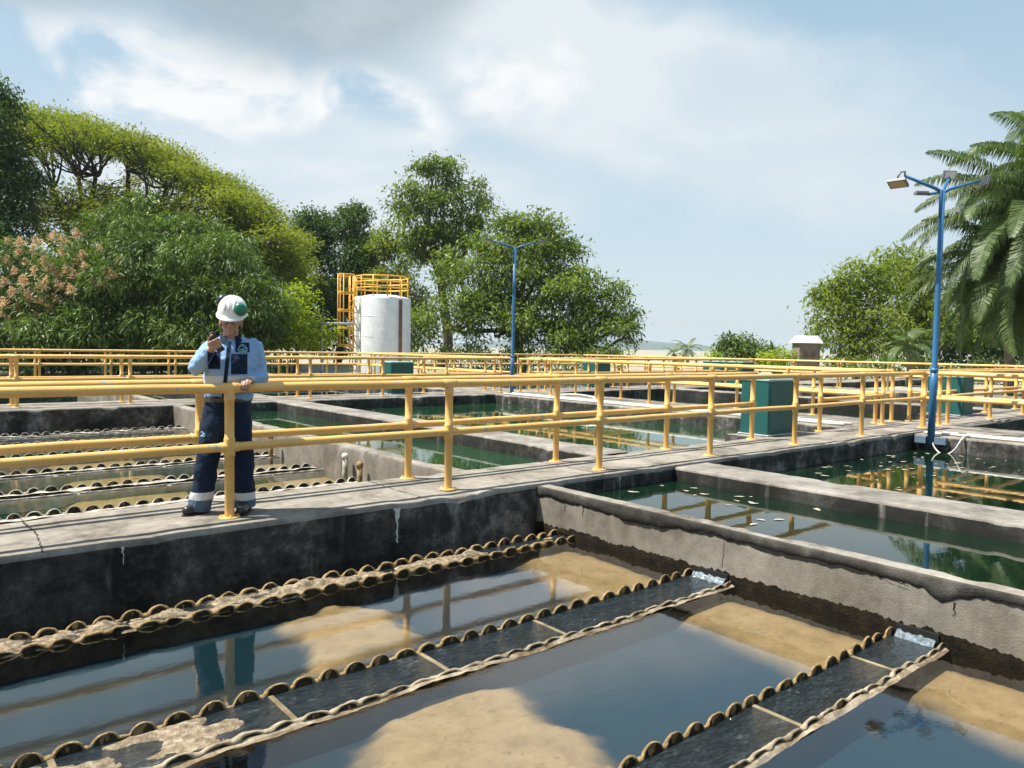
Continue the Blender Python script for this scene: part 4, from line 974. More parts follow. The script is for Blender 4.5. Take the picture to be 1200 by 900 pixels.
tree('tall_tree', 'tallest tree in the middle of the photo with layered open crown', 515, 55, L_((508, 205, 28, 18, 55), (540, 222, 26, 18, 56), (490, 232, 30, 20, 54.5), (520, 245, 38, 22, 55), (555, 250, 22, 20, 55), (500, 268, 34, 22, 54), (470, 245, 16, 10, 55), (535, 275, 40, 24, 55), (510, 305, 36, 26, 55), (560, 232, 18, 14, 56), (525, 195, 18, 10, 55.5)), 37, .34,
     dens=3.4, cl_r=.36, k=11, L=.34, W=.14, mat='leaf_mid', group=BG, shell=.45, fork=.5, sub=.38, subn=9, subflat=.48)
tree('spreading_tree', 'broad rounded dark tree behind the distant blue lamp post', 610, 48, L_((600, 285, 46, 24, 48), (640, 278, 40, 24, 48.5), (560, 305, 42, 28, 47.5), (545, 340, 44, 36, 47), (600, 330, 50, 40, 47.5), (655, 315, 32, 30, 48), (525, 375, 40, 38, 46.5), (580, 385, 50, 40, 46), (640, 370, 44, 40, 46.5), (620, 262, 28, 12, 48.5)), 38, .34,
     dens=3.8, cl_r=.34, k=11, L=.32, W=.13, mat='leaf_mid', group=BG, droop=.25, sub=.36, subn=11, subflat=.5)
tree('spreading_tree', 'lower rounded tree at the right end of the middle clump, thinning toward the sky', 690, 46, L_((672, 345, 40, 26, 46), (705, 360, 32, 28, 46), (650, 375, 36, 34, 45.5), (690, 392, 44, 30, 45), (730, 372, 20, 20, 46.5), (738, 392, 14, 14, 46.5), (722, 345, 16, 12, 46.5), (640, 400, 40, 24, 45)), 39, .28,
     dens=3.8, cl_r=.30, k=11, L=.30, W=.12, mat='leaf_mid', group=BG, droop=.25, tint_bias=.08, sub=.38, subn=10, subflat=.5)
tree('leafy_tree', 'light green open tree to the right of the pump hut', 1005, 46, L_((985, 340, 26, 20, 46), (1010, 330, 26, 22, 46.5), (970, 365, 22, 22, 45.5), (1000, 365, 30, 26, 46), (1030, 352, 26, 30, 46.5), (985, 398, 34, 28, 45), (1025, 395, 34, 30, 45), (1042, 318, 16, 18, 47), (965, 345, 14, 12, 46)), 40, .2,
     dens=3.2, cl_r=.30, k=10, L=.28, W=.12, mat='leaf_light', group='trees right of the hut', shell=.4)
tree('leafy_tree', 'taller yellow-green tree partly hidden behind the drooping palms', 1070, 50, L_((1052, 300, 18, 18, 50), (1072, 318, 22, 30, 50), (1060, 345, 26, 34, 49.5), (1085, 350, 24, 40, 49), (1066, 390, 34, 34, 48.5), (1100, 390, 34, 36, 48)), 41, .22,
     dens=3.0, cl_r=.34, k=10, L=.30, W=.13, mat='leaf_light', group='trees right of the hut', shell=.4, tint_bias=.12)
tree('dark_tree', 'dark undergrowth tree filling the gap behind the drooping palms', 1180, 52, L_((1150, 380, 50, 50, 52), (1200, 350, 50, 60, 52), (1230, 390, 50, 50, 52), (1120, 400, 40, 36, 51), (1190, 280, 40, 50, 53)), 42, .22,
     dens=2.8, cl_r=.4, k=10, L=.36, W=.16, mat='leaf_dark')
tree('round_bush', 'small dark glossy tree seen above the far railing left of the pump hut', 868, 42, L_((866, 408, 18, 12, 42), (852, 402, 8, 7, 42), (882, 410, 14, 12, 42), (872, 420, 24, 12, 41.5), (895, 416, 10, 8, 42)), 43, .08,
     dens=6, cl_r=.22, k=9, L=.24, W=.11, mat='leaf_mango', cat='bush')
tree('round_bush', 'yellow-green bush at the foot of the banana leaves left of the pump hut', 918, 40, L_((915, 418, 14, 12, 40), (902, 424, 12, 8, 40), (840, 418, 10, 8, 44)), 44, .06,
     dens=6, cl_r=.2, k=9, L=.2, W=.08, mat='leaf_bright', cat='bush')
# undergrowth along the far railing
for i, (a, b, y, h, d, m, lab) in enumerate(((-40, 70, 425, 14, 33, 'leaf_dark', 'dark undergrowth below the flowering mango tree'), (70, 330, 428, 14, 34, 'leaf_dark', 'dark undergrowth below the dense mango tree'), (480, 640, 424, 16, 44, 'leaf_dark', 'dark undergrowth below the rounded middle trees'),
                                     (640, 735, 424, 13, 43, 'leaf_mid', 'undergrowth below the right end of the middle trees'), (960, 1080, 430, 14, 42, 'leaf_mid', 'low shrubs behind the far railing right of the pump hut'), (1080, 1230, 440, 18, 43, 'leaf_dark', 'dark shrubs at the foot of the palms'))):
    n = max(3, int((b-a)/22)); rg2 = random.Random(i)
    lbs = [Lobe(a+(b-a)*(j+.5)/n, y+rg2.uniform(-3, 3), 17, h*rg2.uniform(.7, 1.2), d+rg2.uniform(-1, 1)) for j in range(n)]
    c = np.mean([l.c for l in lbs], 0); root = tag(empty('hedge', (c[0], c[1], GZ)), lab, 'shrubs', 'undergrowth along the far railing')
    to_parent(foliage(lbs, 600+i, dens=3.6, cl_r=.26, k=9, L=.26, W=.11, mat=m, name='foliage', low=-.4, subn=8), root)

# palms with arching pinnate fronds
def frond_mesh(rng, L, arch, lw, ll, hang, name='frond'):
    n = 30; t = np.linspace(0, 1, n); a0 = arch[0]; a1 = arch[1]
    ang = a0+(a1-a0)*t**1.25; ds = L/(n-1)
    x = np.concatenate([[0], np.cumsum(np.cos(ang[:-1])*ds)]); z = np.concatenate([[0], np.cumsum(np.sin(ang[:-1])*ds)])
    side = rng.normal()*.10*L*t**2; R_ = np.stack([x, side, z], 1)
    V = []; F = []; T = []
    for i in range(n-1):      # rachis as a thin three-sided rod
        w = .035*(1-.8*t[i])
        o = len(V); w2 = .035*(1-.8*t[i+1])
        V += [R_[i]+(0, w, 0), R_[i]+(0, -w, 0), R_[i+1]+(0, -w2, 0), R_[i+1]+(0, w2, 0)]; F.append((o, o+1, o+2, o+3)); T.append(.9)
    m = int(L*24)
    for j in range(m):
        u = .10+.89*(j+.5)/m; k = u*(n-1); i = min(int(k), n-2); f = k-i; p = R_[i]*(1-f)+R_[i+1]*f; tg = R_[i+1]-R_[i]; tg = tg/np.linalg.norm(tg)
        ln = ll*(math.sin(math.pi*min(1, .18+u*.80))**.7)*rng.uniform(.85, 1.1)
        for s in (-1, 1):
            sd = np.array([-tg[1], tg[0], 0])*s+np.array([0, s, 0]); sd /= np.linalg.norm(sd)
            upv = np.cross(tg, sd)*s*1.0; upv = upv if upv[2] > 0 else -upv
            d = sd*.80+tg*.55+upv*rng.uniform(.05, .30); d /= np.linalg.norm(d)
            q1 = p+d*ln*.5; d2 = d+np.array([0, 0, -hang*rng.uniform(.7, 1.2)]); d2 /= np.linalg.norm(d2); q2 = q1+d2*ln*.5
            wv = tg*lw*.5; o = len(V)
            V += [p-wv*.5, p+wv*.5, q1+wv, q1-wv, q2]; F += [(o, o+1, o+2, o+3), (o+3, o+2, o+4, o+4)]
            c = rng.uniform(0, .8); T += [c, c]
    return V, F, T
def mixed_mesh(name, V, F, mat, T):
    me = bpy.data.meshes.new(name); me.from_pydata([tuple(v) for v in V], [], [tuple(dict.fromkeys(f)) for f in F]); me.update()
    a = me.attributes.new('tint', 'FLOAT', 'FACE'); a.data.foreach_set('value', np.array(T, np.float32)); me.materials.append(mat); return me
def palm(label, crown, nf, L, seed, trunk_r=.16, lean=(0, 0), arch_lo=-1.55, arch_hi=1.25, ll=.62, hang=1.1, group='palms at the right edge', az=None, name='palm_tree', mat='leaf_palm', spear=False):
    rng = np.random.RandomState(seed); c = np.array(crown, float); root = tag(empty(name, (c[0]+lean[0], c[1]+lean[1], GZ)), label, 'palm', group)
    mb = MB(); pts = [(lean[0]*0, 0, -.1)]; h = c[2]-GZ
    for i in range(1, 9): t = i/8; pts.append((-lean[0]*t**1.5, -lean[1]*t**1.5, h*t))
    mb.tube(pts, [trunk_r*(1.3-.35*min(1, i/3)) for i in range(9)], 12); mb.build('trunk', MAT['palm_bark'], root)
    off = Vector((-lean[0], -lean[1], h))
    for i in range(nf):
        u = (i+.5)/nf; a0 = arch_hi-(arch_hi-(-.75))*u**1.05+rng.normal()*.08
        a1 = max(arch_lo, a0-1.25-.55*u+rng.normal()*.15)
        V, F, T = frond_mesh(rng, L*rng.uniform(.85, 1.1), (a0, a1), .045, ll, hang)
        o = link('frond', mixed_mesh('frond', V, F, MAT[mat], T), root); o.location = off
        o.rotation_euler = (0, 0, i*2.39996+rng.normal()*.12 if az is None else az[i % len(az)]+rng.normal()*.25)
    if spear:
        mb = MB(); mb.tube([off, off+Vector((.05, 0, L*.55))], [.03, .006], 6); mb.build('spear_leaf', MAT['leaf_palm'], root)
    return root
palm('tallest palm at the right edge with an upright spear leaf', at(1226, 190, 29), 24, 3.7, 3, lean=(.4, .3), spear=True, ll=.85, hang=1.6)
palm('palm with long drooping fronds that hang behind the tall blue lamp post', at(1214, 258, 27.5), 30, 5.0, 5, lean=(.5, -.4), arch_lo=-1.85, ll=1.05, hang=2.4)
palm('palm at the right edge whose fronds hang down to the railing', at(1250, 250, 27), 28, 5.2, 8, lean=(.3, -.2), arch_lo=-1.85, ll=1.05, hang=2.4)
palm('lower palm with pale drooping fronds just right of the tall blue lamp post', at(1176, 318, 29), 26, 3.8, 9, lean=(.3, -.3), arch_lo=-1.8, ll=.95, hang=2.2)
palm('low dense palm filling the corner under the drooping fronds at the right edge', at(1205, 335, 30), 24, 4.0, 19, lean=(.1, -.1), arch_lo=-1.8, ll=.95, hang=2.0)
palm('short grey-green fan-like palm left of the tall blue lamp post', at(1066, 405, 38), 16, 1.7, 12, trunk_r=.10, ll=.50, hang=.8, group='small palms')
palm('tiny distant palm rising above the far railing right of the hill', at(806, 409, 75), 12, 1.9, 13, ll=.4, hang=.8, group='small palms')
palm('tiny distant palm tuft left of the other distant palm', at(790, 414, 72), 10, 1.5, 14, ll=.35, hang=.8, group='small palms')
# banana leaves left of the hut
def banana():
    c = at(912, 425, 41); root = tag(empty('banana_plant', (c[0], c[1], GZ)), 'banana plant with tall upright paddle leaves left of the pump hut', 'banana plant')
    rng = np.random.RandomState(2)
    for a, ln, tl in ((2.3, 2.3, .35), (3.0, 1.6, .8), (.4, 1.9, .6), (-.6, 1.5, 1.0), (1.4, 1.5, .9)):
        V = []; F = []; n = 9; d = RH*math.cos(a)+FH*math.sin(a)*.4
        for i in range(n):
            t = i/(n-1); p = Vector((0, 0, .2))+d*ln*tl*t**1.3+Vector((0, 0, ln*(t-.25*tl*t*t))); w = .22*math.sin(math.pi*min(.98, .12+.88*t)); s = Vector((-d.y, d.x, 0)).normalized()+RH*.4
            V += [p+s*w-Vector((0, 0, .05)), p, p-s*w-Vector((0, 0, .05))]
        F = [(i*3+j, i*3+j+1, i*3+j+4, i*3+j+3) for i in range(n-1) for j in (0, 1)]
        link('leaf', mixed_mesh('leaf', V, F, MAT['leaf_mid'], rng.rand(len(F))), root)
    mb = MB(); mb.tube([(0, 0, -.1), (0, 0, .9)], [.12, .07], 10); mb.build('stem', MAT['leaf_light'], root)
banana()

# distant hill beyond the plain
def hills():
    rng = np.random.RandomState(3); V = []; n = 60; m = 8
    c0 = at(690, 409, 2600); ax = np.array(RH)
    for i in range(n+1):
        u = i/n*2-1
        for j in range(m+1):
            w = j/m*2-1; e = max(0, 1-u*u)*max(0, 1-w*w); h = 34*e**.8*(.7+.6*float(fbm(np.array([u*3.0+5]), np.array([w*2.0]), 4)[0]))
            p = c0+ax*u*520-np.array(FH)*w*300; V.append((p[0], p[1], -1+h))
    F = [(i*(m+1)+j, (i+1)*(m+1)+j, (i+1)*(m+1)+j+1, i*(m+1)+j+1) for i in range(n) for j in range(m)]
    tag(link('hills', np_mesh('hills', np.array(V), np.array(F), MAT['hill'], None, True)), kind='structure')
hills()

# ------------------------------------------------------------------ white storage tank with caged ladder and roof railing
def storage_tank():
    dep = 40; c = at(447, 438, dep); r = 33.5*dep/FPX; k = dep/FPX
    root = tag(empty('storage_tank', (c[0], c[1], GZ)), 'white cylindrical storage tank with yellow roof railing and caged ladder', 'tank')
    H = at(447, 349, dep)[2]-GZ
    mb = MB(); mb.lathe([(r, 0), (r, H-.12), (r-.03, H-.04), (r-.16, H), (r*.5, H+.12), (0.0, H+.16)], seg=64); mb.build('shell', MAT['tank_white'], root)
    mb = MB()
    for z in (H*.25, H*.5, H*.75): mb.lathe([(r+.001, z-.012), (r+.006, z-.006), (r+.006, z+.006), (r+.001, z+.012)], seg=64)
    mb.build('weld_seam', MAT['tank_white'], root)
    # overflow pipe and stain down the right front
    d = (RH*.73+FH*.68).normalized()
    mb = MB(); mb.tube([d*(r+.05)+Vector((0, 0, H-.22)), d*(r+.06)+Vector((0, 0, H*.5)), d*(r+.06)+Vector((0, 0, 0))], .085, 10); mb.tube([d*(r-.05)+Vector((0, 0, H-.22)), d*(r+.12)+Vector((0, 0, H-.22))], .07, 8)
    mb.build('overflow_pipe', MAT['rust'], root)
    # roof railing
    rr = r-.12; zb = H; hh = 1.05
    for z in (zb+hh, zb+hh*.72, zb+hh*.42):
        mb = MB(); pts = [(rr*math.cos(a), rr*math.sin(a), z) for a in np.linspace(0, 2*math.pi, 49)]; mb.tube(pts, .034, 8, caps=False); mb.build('guard_ring', MAT['yellow2'], root)
    up_mb = MB(); up_mb.tube([(0, 0, -.08), (0, 0, hh)], .034, 8); um = up_mb.mesh('guard_post', MAT['yellow2'])
    for i in range(12):
        a = i*math.pi/6+.2; o = link('guard_post', um, root); o.location = (rr*math.cos(a), rr*math.sin(a), zb)
    # caged ladder on the left
    e = (-RH*.86+FH*.50).normalized(); s = Vector((-e.y, e.x, 0)); b = e*(r+.14)
    lad = MB()
    for q in (-.24, .24): lad.tube([b+s*q+Vector((0, 0, .1)), b+s*q+Vector((0, 0, H+1.05))], .028, 8)
    for i in range(int((H+.6)/.3)): lad.tube([b-s*.24+Vector((0, 0, .3+i*.3)), b+s*.24+Vector((0, 0, .3+i*.3))], .015, 6)
    lo = lad.build('ladder', MAT['yellow2'], root)
    cg = MB()
    def hoop(z): return [b+s*.40*math.cos(a)+e*(.72*math.sin(a))+Vector((0, 0, z)) for a in np.linspace(0, math.pi, 13)]
    for z in np.linspace(1.6, H+1.05, 5):
        for dz in (-.045, 0, .045): cg.tube(hoop(z+dz), .024, 6)
    for a in np.linspace(.0, math.pi, 5): cg.tube([b+s*.40*math.cos(a)+e*.72*math.sin(a)+Vector((0, 0, z)) for z in (1.5, H+1.1)], .026, 6)
    cg.build('cage', MAT['yellow2'], lo)
storage_tank()
# grey pipe gantry beside the tank
p0 = at(377, 437, 38); p1 = at(414, 437, 38); h = at(377, 379, 38)[2]
t = tag(empty('pipe_gantry', (p0[0], p0[1], GZ)), 'grey metal pipe frame standing left of the white tank', 'pipe frame')
mb = MB(); mb.box(-.05, .05, -.05, .05, 0, h-GZ-.06, .008); mb.build('upright', MAT['grey_pipe'], t)
mb = MB(); q = p1-p0; mb.tube([(-.1, 0, h-GZ), (q[0], q[1], h-GZ)], .07, 10); mb.build('crossbar', MAT['grey_pipe'], t)

# brown pump hut with a white roof
def hut():
    dep = 40; c = at(943, 432, dep); k = dep/FPX; w = 11.5*k; top = at(943, 402, dep)[2]-GZ
    root = tag(empty('pump_hut', (c[0], c[1], GZ), math.atan2(FH.y, FH.x)+math.pi/2+.05), 'small brown pump hut with a white sloping roof beyond the far railing', 'hut')
    mb = MB(); mb.box(-w, w, -w*.9, w*.9, 0, top, .01); mb.build('wall', MAT['hut'], root)
    mb = MB(); z0 = top+.002; z1 = top+.38; a = w+.14
    mb.add([(-a, -w*1.25, z0), (a, -w*1.25, z0), (a, w*1.25, z0), (-a, w*1.25, z0), (-a*.72, -.15, z1), (a*.86, -.15, z1), (a*.86, .15, z1), (-a*.72, .15, z1)],
           [(0, 3, 2, 1), (4, 5, 6, 7), (0, 1, 5, 4), (1, 2, 6, 5), (2, 3, 7, 6), (3, 0, 4, 7)]); mb.build('roof', MAT['white_roof'], root)
    for s in (-.42, .42):
        mb = MB(); mb.lathe([(.14, 0), (.15, .02), (.12, .03), (.11, .0)], seg=20); mb.lathe([(.05, 0), (.05, .02), (0, .02)], seg=12)
        o = mb.build('vent', MAT['dark'] if 0 else MAT['rust'], root); o.rotation_euler = (R(90), 0, 0); o.location = (s*w*.85, -w*.9-.002, top*.70)
    mb = MB(); mb.box(w+.01, w+.06, -w*.9, w*.9, 0, top-.01, .004); mb.build('side_panel', MAT['lamp_grey'], root)
hut()

# ------------------------------------------------------------------ the man with the radio
MAT['skin'] = plain('skin', (0.37, 0.20, 0.125), 0.5, var=0.12, vscale=25)
MAT['hair'] = plain('black_hair', (0.012, 0.010, 0.009), 0.6)
def cloth(name, c, var=0.12, rough=0.85):
    m, k, b, P = new_mat(name); n1 = k.noise(P, 7, 4, 0.6); n2 = k.noise(P, 260, 2, 0.5)
    k.link(k.ramp(n1, [(0.3, tuple(v*(1-var) for v in c)), (0.7, tuple(min(1, v*(1+var)) for v in c))]), b.inputs['Base Color'])
    b.inputs['Roughness'].default_value = rough; b.inputs['Specular IOR Level'].default_value = 0.2
    bump(k, b, k.math('ADD', k.noise(k.mapping(P, scale=(1, 1, .6)), 11, 4, .6, .8), k.math('MULTIPLY', n2, .04)), 0.8, 0.03); return m
MAT['shirt'] = cloth('light_blue_work_shirt', (0.235, 0.375, 0.60))
MAT['navy'] = cloth('navy_cloth', (0.008, 0.018, 0.042), .2)
MAT['cuff'] = cloth('faded_blue_cuff', (0.07, 0.12, 0.18))
MAT['reflective'] = plain('grey_reflective_tape', (0.50, 0.51, 0.50), 0.35, var=.1)
MAT['helmet'] = plain('white_hard_hat', (0.80, 0.79, 0.76), 0.3, var=.04)
MAT['green_cup'] = plain('green_ear_muff', (0.010, 0.15, 0.085), 0.3)
MAT['navy_cup'] = plain('navy_ear_muff', (0.015, 0.022, 0.05), 0.35)
MAT['leather'] = plain('dark_brown_leather', (0.045, 0.028, 0.02), 0.5, var=.2)
MAT['boot'] = plain('black_boot_leather', (0.014, 0.014, 0.015), 0.4, var=.2)
MAT['sole'] = plain('rubber_sole', (0.02, 0.02, 0.02), 0.8)
MAT['radio'] = plain('black_radio_case', (0.012, 0.012, 0.013), 0.4)
MAT['buckle'] = plain('metal_buckle', (0.5, 0.46, 0.4), 0.35, metal=0.8)
MAT['emblem'] = plain('pale_blue_embroidery', (0.22, 0.48, 0.60), 0.8)
MAT['eye'] = plain('eye_white', (0.6, 0.57, 0.53), 0.3)

def man():
    PX0, PY0 = 262.0, 600.5; psi = R(20)
    g = un(PX0, PY0, 0.0); k = float((g-CAM) @ fw)/FPX
    ang = math.atan2(rt0[1], rt0[0])+psi
    Rz = Matrix.Rotation(ang, 4, 'Z'); W2L = (Matrix.Translation((g[0], g[1], 0)) @ Rz).inverted()
    ex = np.array([math.cos(ang), math.sin(ang), 0]); ey = np.array([-math.sin(ang), math.cos(ang), 0])
    def J(px, py, y=0.0):        # the body point seen at (px, py) in the photograph, y metres behind the body's middle plane
        d = fw+rt*(px-CX)/FPX-up*(py-CY)/FPX; q = CAM+d*((y-(CAM-g) @ ey)/(d @ ey))
        return np.array([(q-g) @ ex, y, q[2]])
    def sphere(mb, c, r, seg=12):
        c = np.array(c); r = np.array([r]*3) if np.isscalar(r) else np.array(r); vs = [c+(0, 0, r[2])]; n = 8
        for i in range(1, n):
            a = math.pi*i/n
            for j in range(seg): b = 2*math.pi*j/seg; vs.append(c+np.array([math.sin(a)*math.cos(b)*r[0], math.sin(a)*math.sin(b)*r[1], math.cos(a)*r[2]]))
        vs.append(c-(0, 0, r[2])); L = len(vs)-1; fs = [(0, 1+j, 1+(j+1) % seg) for j in range(seg)]
        fs += [(1+i*seg+j, 1+(i+1)*seg+j, 1+(i+1)*seg+(j+1) % seg, 1+i*seg+(j+1) % seg) for i in range(n-2) for j in range(seg)]
        fs += [(L, 1+(n-2)*seg+(j+1) % seg, 1+(n-2)*seg+j) for j in range(seg)]
        mb.add(vs, fs, True)
    def chain(mb, pts, rad, seg=12):
        for p, r in zip(pts, rad): sphere(mb, p, r, seg)
        for a, b, r0, r1 in zip(pts[:-1], pts[1:], rad[:-1], rad[1:]): mb.tube([a, b], [r0, r1], seg)
    def loft(mb, rings, seg=24):
        vs = []
        for c, rx, ry in rings:
            for j in range(seg):
                a = 2*math.pi*j/seg; q = lambda v, e: math.copysign(abs(v)**e, v)
                vs.append(np.array(c)+np.array([q(math.cos(a), .82)*rx, q(math.sin(a), .9)*ry, 0]))
        n = len(rings); fs = [(i*seg+j, i*seg+(j+1) % seg, (i+1)*seg+(j+1) % seg, (i+1)*seg+j) for i in range(n-1) for j in range(seg)]
        fs += [tuple(reversed(range(seg))), tuple((n-1)*seg+j for j in range(seg))]; mb.add(vs, fs, True)
    def fuse(mb, name, mats, voxel, smooth=4, wr=None, parent=None):
        me = mb.mesh('tmp', mats); ob = bpy.data.objects.new('tmp', me); COL.objects.link(ob)
        m = ob.modifiers.new('r', 'REMESH'); m.mode = 'VOXEL'; m.voxel_size = voxel; m.use_smooth_shade = True
        if smooth: s = ob.modifiers.new('s', 'SMOOTH'); s.factor = .5; s.iterations = smooth
        dg = bpy.context.evaluated_depsgraph_get(); dg.update(); out = bpy.data.meshes.new_from_object(ob.evaluated_get(dg)); out.name = name
        bpy.data.objects.remove(ob); bpy.data.meshes.remove(me)
        out.materials.clear()
        for q in (mats if isinstance(mats, (list, tuple)) else [mats]): out.materials.append(q)
        out.polygons.foreach_set('material_index', np.zeros(len(out.polygons), np.int32))
        if wr:
            amp, sc1 = wr; co = np.empty(len(out.vertices)*3); out.vertices.foreach_get('co', co); co = co.reshape(-1, 3); no = np.empty_like(co).ravel(); out.vertices.foreach_get('normal', no); no = no.reshape(-1, 3)
            d = np.array([noise.noise(Vector((p[0]*sc1[0], p[1]*sc1[1], p[2]*sc1[2]+3*p[0])))+.5*noise.noise(Vector((p[0]*sc1[0]*2.3, p[1]*sc1[1]*2.3, p[2]*sc1[2]*2.1))) for p in co])
            out.vertices.foreach_set('co', (co+no*d[:, None]*amp).ravel()); out.update()
        out.polygons.foreach_set('use_smooth', np.ones(len(out.polygons), bool))
        return link(name, out, parent)
    # hand target on the rail
    def rail_pt(px, py, Y=5.83):
        d = fw+rt*(px-CX)/FPX-up*(py-CY)/FPX; return W2L @ Vector(CAM+d*(Y/d[1]))
    hr = rail_pt(287, 452); ry = hr.y; rz = ZR       # rail axis sits at about y=ry here, height rz
    # ---------------- body, one continuous skin
    mb = MB()
    hc = J(270.5, 376, -.075)
    sphere(mb, hc+(0, 0.008, .02), (.078, .098, .095), 16)               # skull
    sphere(mb, hc+(-.004, -.022, -.040), (.060, .070, .068), 14)          # face and jaw
    sphere(mb, hc+(-.006, -.062, -.098), (.024, .022, .018), 10)          # chin
    chain(mb, [hc+(-.005, -.095, -.018), hc+(-.009, -.112, -.045)], [.009, .0135], 10)   # nose
    sphere(mb, hc+(-.017, -.098, -.046), .008, 8); sphere(mb, hc+(.003, -.100, -.046), .008, 8)
    chain(mb, [hc+(-.026, -.083, -.070), hc+(-.007, -.092, -.069), hc+(.012, -.086, -.070)], [.005, .0075, .005], 8)   # lips
    chain(mb, [hc+(-.025, -.081, -.079), hc+(-.007, -.089, -.080), hc+(.010, -.084, -.079)], [.005, .0075, .005], 8)
    chain(mb, [hc+(-.044, -.080, .004), hc+(-.006, -.094, -.001), hc+(.036, -.084, .004)], [.012, .010, .012], 10)     # brow
    for s in (-1, 1):
        sphere(mb, hc+(s*.038-.005, -.078, -.036), (.020, .016, .016), 10)   # cheeks
        sphere(mb, hc+(s*.078, .012, -.025), (.010, .020, .032), 10)         # ears
    chain(mb, [hc+(0, .02, -.05), J(270, 398, -.02), J(270, 410, .0)], [.056, .058, .075], 14)
    loft(mb, [(J(270, 402, 0), .09, .055), (J(271, 409, 0), .15, .08), (J(271, 430, -.01), .155, .11), (J(269, 455, 0), .145, .10), (J(266, 480, 0), .155, .105), (J(266, 494, 0), .15, .10)])
    sR, eR, wR = J(248, 406, .0), J(230.5, 430.5, -.13), J(245, 411.5, -.255)
    sL, eL = J(299, 407, 0), J(306, 441, .02); wL = np.array([*J(296, 452, 0)[[0]], ry+.035, rz+.052])
    chain(mb, [sR, (sR+eR)/2, eR, (eR+wR)/2, wR], [.055, .047, .040, .038, .028])
    chain(mb, [sL, (sL+eL)/2, eL, (eL+wL)/2, wL], [.055, .047, .040, .038, .028])
    hipR, kR, aR = J(253, 484, .01), J(243.5, 538, -.03), J(235, 592, .02); hipL, kL, aL = J(279, 484, .01), J(284, 538, -.02), J(286.5, 589, .02)
    chain(mb, [hipR, (hipR+kR)/2, kR, (kR+aR)/2, aR, J(230, 594, -.01)], [.085, .072, .055, .052, .038, .030])
    chain(mb, [hipL, (hipL+kL)/2, kL, (kL+aL)/2, aL, J(285.5, 592, -.03)], [.085, .072, .055, .052, .038, .030])
    # his right hand closed round the radio (palm side toward him, fingers on the camera side)
    ra, rb = J(257.5, 408, -.300), J(247, 391, -.315); ax = (rb-ra)/np.linalg.norm(rb-ra); acr = np.cross(ax, (0, -1.0, 0)); acr /= np.linalg.norm(acr); nrm = np.cross(acr, ax)
    if nrm[1] > 0: nrm = -nrm
    if acr[0] < 0: acr = -acr                      # acr points to image right, nrm toward the camera
    mid = ra+(rb-ra)*.34
    pal = mid-acr*.040-nrm*.004
    chain(mb, [wR, pal-ax*.018, pal+ax*.020], [.027, .026, .022], 12); sphere(mb, pal, (.022, .026, .036), 12)
    for i, ln in enumerate((.92, 1.0, .95, .78)):
        b = mid+ax*(.030-.0195*i); r = .0088 if i < 3 else .0078
        chain(mb, [b-acr*.040+nrm*.004, b-acr*.032+nrm*.027, b-acr*.004*ln+nrm*.034, b+acr*.022*ln+nrm*.026, b+acr*.030*ln+nrm*.006], [r*1.1, r*1.12, r, r*.95, r*.85], 9)
    chain(mb, [pal+ax*.02, mid-acr*.036+ax*.048-nrm*.004, mid-acr*.016+ax*.066+nrm*.014, mid+acr*.004+ax*.070+nrm*.020], [.014, .012, .0105, .009], 9)
    # his left hand resting over the rail
    kn = np.array([J(290, 450)[0], ry-.012, rz+.050]); palL = (wL+kn)/2
    chain(mb, [wL, palL, kn], [.026, .027, .022], 12); sphere(mb, palL, (.036, .030, .018), 12)
    rx_ = np.array([1.0, 0, 0]); 
    for i, ln in enumerate((.9, 1.0, .95, .8)):
        b = kn+rx_*(-.030+.0195*i)+np.array([0, 0, .002]); r = .0088 if i < 3 else .0078; lean = -.012
        chain(mb, [b, b+np.array([lean*.6, -.024*ln, -.006]), b+np.array([lean*1.6, -.044*ln, -.030]), b+np.array([lean*2.2, -.042*ln, -.054]), b+np.array([lean*2.4, -.030*ln, -.070])], [r*1.15, r*1.1, r, r*.95, r*.85], 9)
    chain(mb, [palL-rx_*.022, palL+np.array([-.048, -.004, -.004]), palL+np.array([-.066, -.018, -.018]), palL+np.array([-.076, -.030, -.030])], [.014, .012, .0105, .009], 9)
    body = fuse(mb, 'person', MAT['skin'], .0048, 2)
    body.location = (g[0], g[1], 0.0); body.rotation_euler = (0, 0, ang)
    tag(body, 'man in white hard hat and blue work clothes holding a radio, hand on rail', 'person')
    # ---------------- shirt
    mb = MB()
    loft(mb, [(J(268, 471, 0), .172, .118), (J(268.5, 462, 0), .184, .128), (J(270, 448, -.005), .196, .138), (J(271.5, 432, -.012), .198, .146), (J(272, 420, -.012), .196, .140), (J(272, 408, -.006), .186, .118), (J(271.5, 399.5, 0), .152, .088), (J(271, 394, .0), .085, .068)])
    chain(mb, [J(252, 404.5, 0), sR+(0, 0, -.01), (sR+eR)/2+(0, 0, -.004), eR, (eR+wR)/2, wR+(wR-eR)*-.10], [.066, .068, .064, .062, .055, .043], 14)
    chain(mb, [J(295, 405.5, 0), sL+(0, 0, -.01), (sL+eL)/2, eL, (eL+wL)/2, wL+(wL-eL)*-.12], [.066, .068, .064, .062, .054, .043], 14)
    shirt = fuse(mb, 'work_shirt', [MAT['shirt'], MAT['reflective'], MAT['navy']], .0065, 5, (.013, (8, 8, 12)), body)
    me = shirt.data; zc = np.array([p.center[:] for p in me.polygons]); z0 = J(0, 449)[2]; z1 = J(0, 439)[2]
    mi = np.zeros(len(zc), np.int32); mi[(zc[:, 2] > z0) & (zc[:, 2] < z1) & (np.abs(zc[:, 0]-J(270, 0)[0]) < .20) & (np.abs(zc[:, 1]) < .165) & ~((zc[:, 0] > J(297, 0)[0]))] = 1
    me.polygons.foreach_set('material_index', mi)
    # ---------------- trousers
    mb = MB()
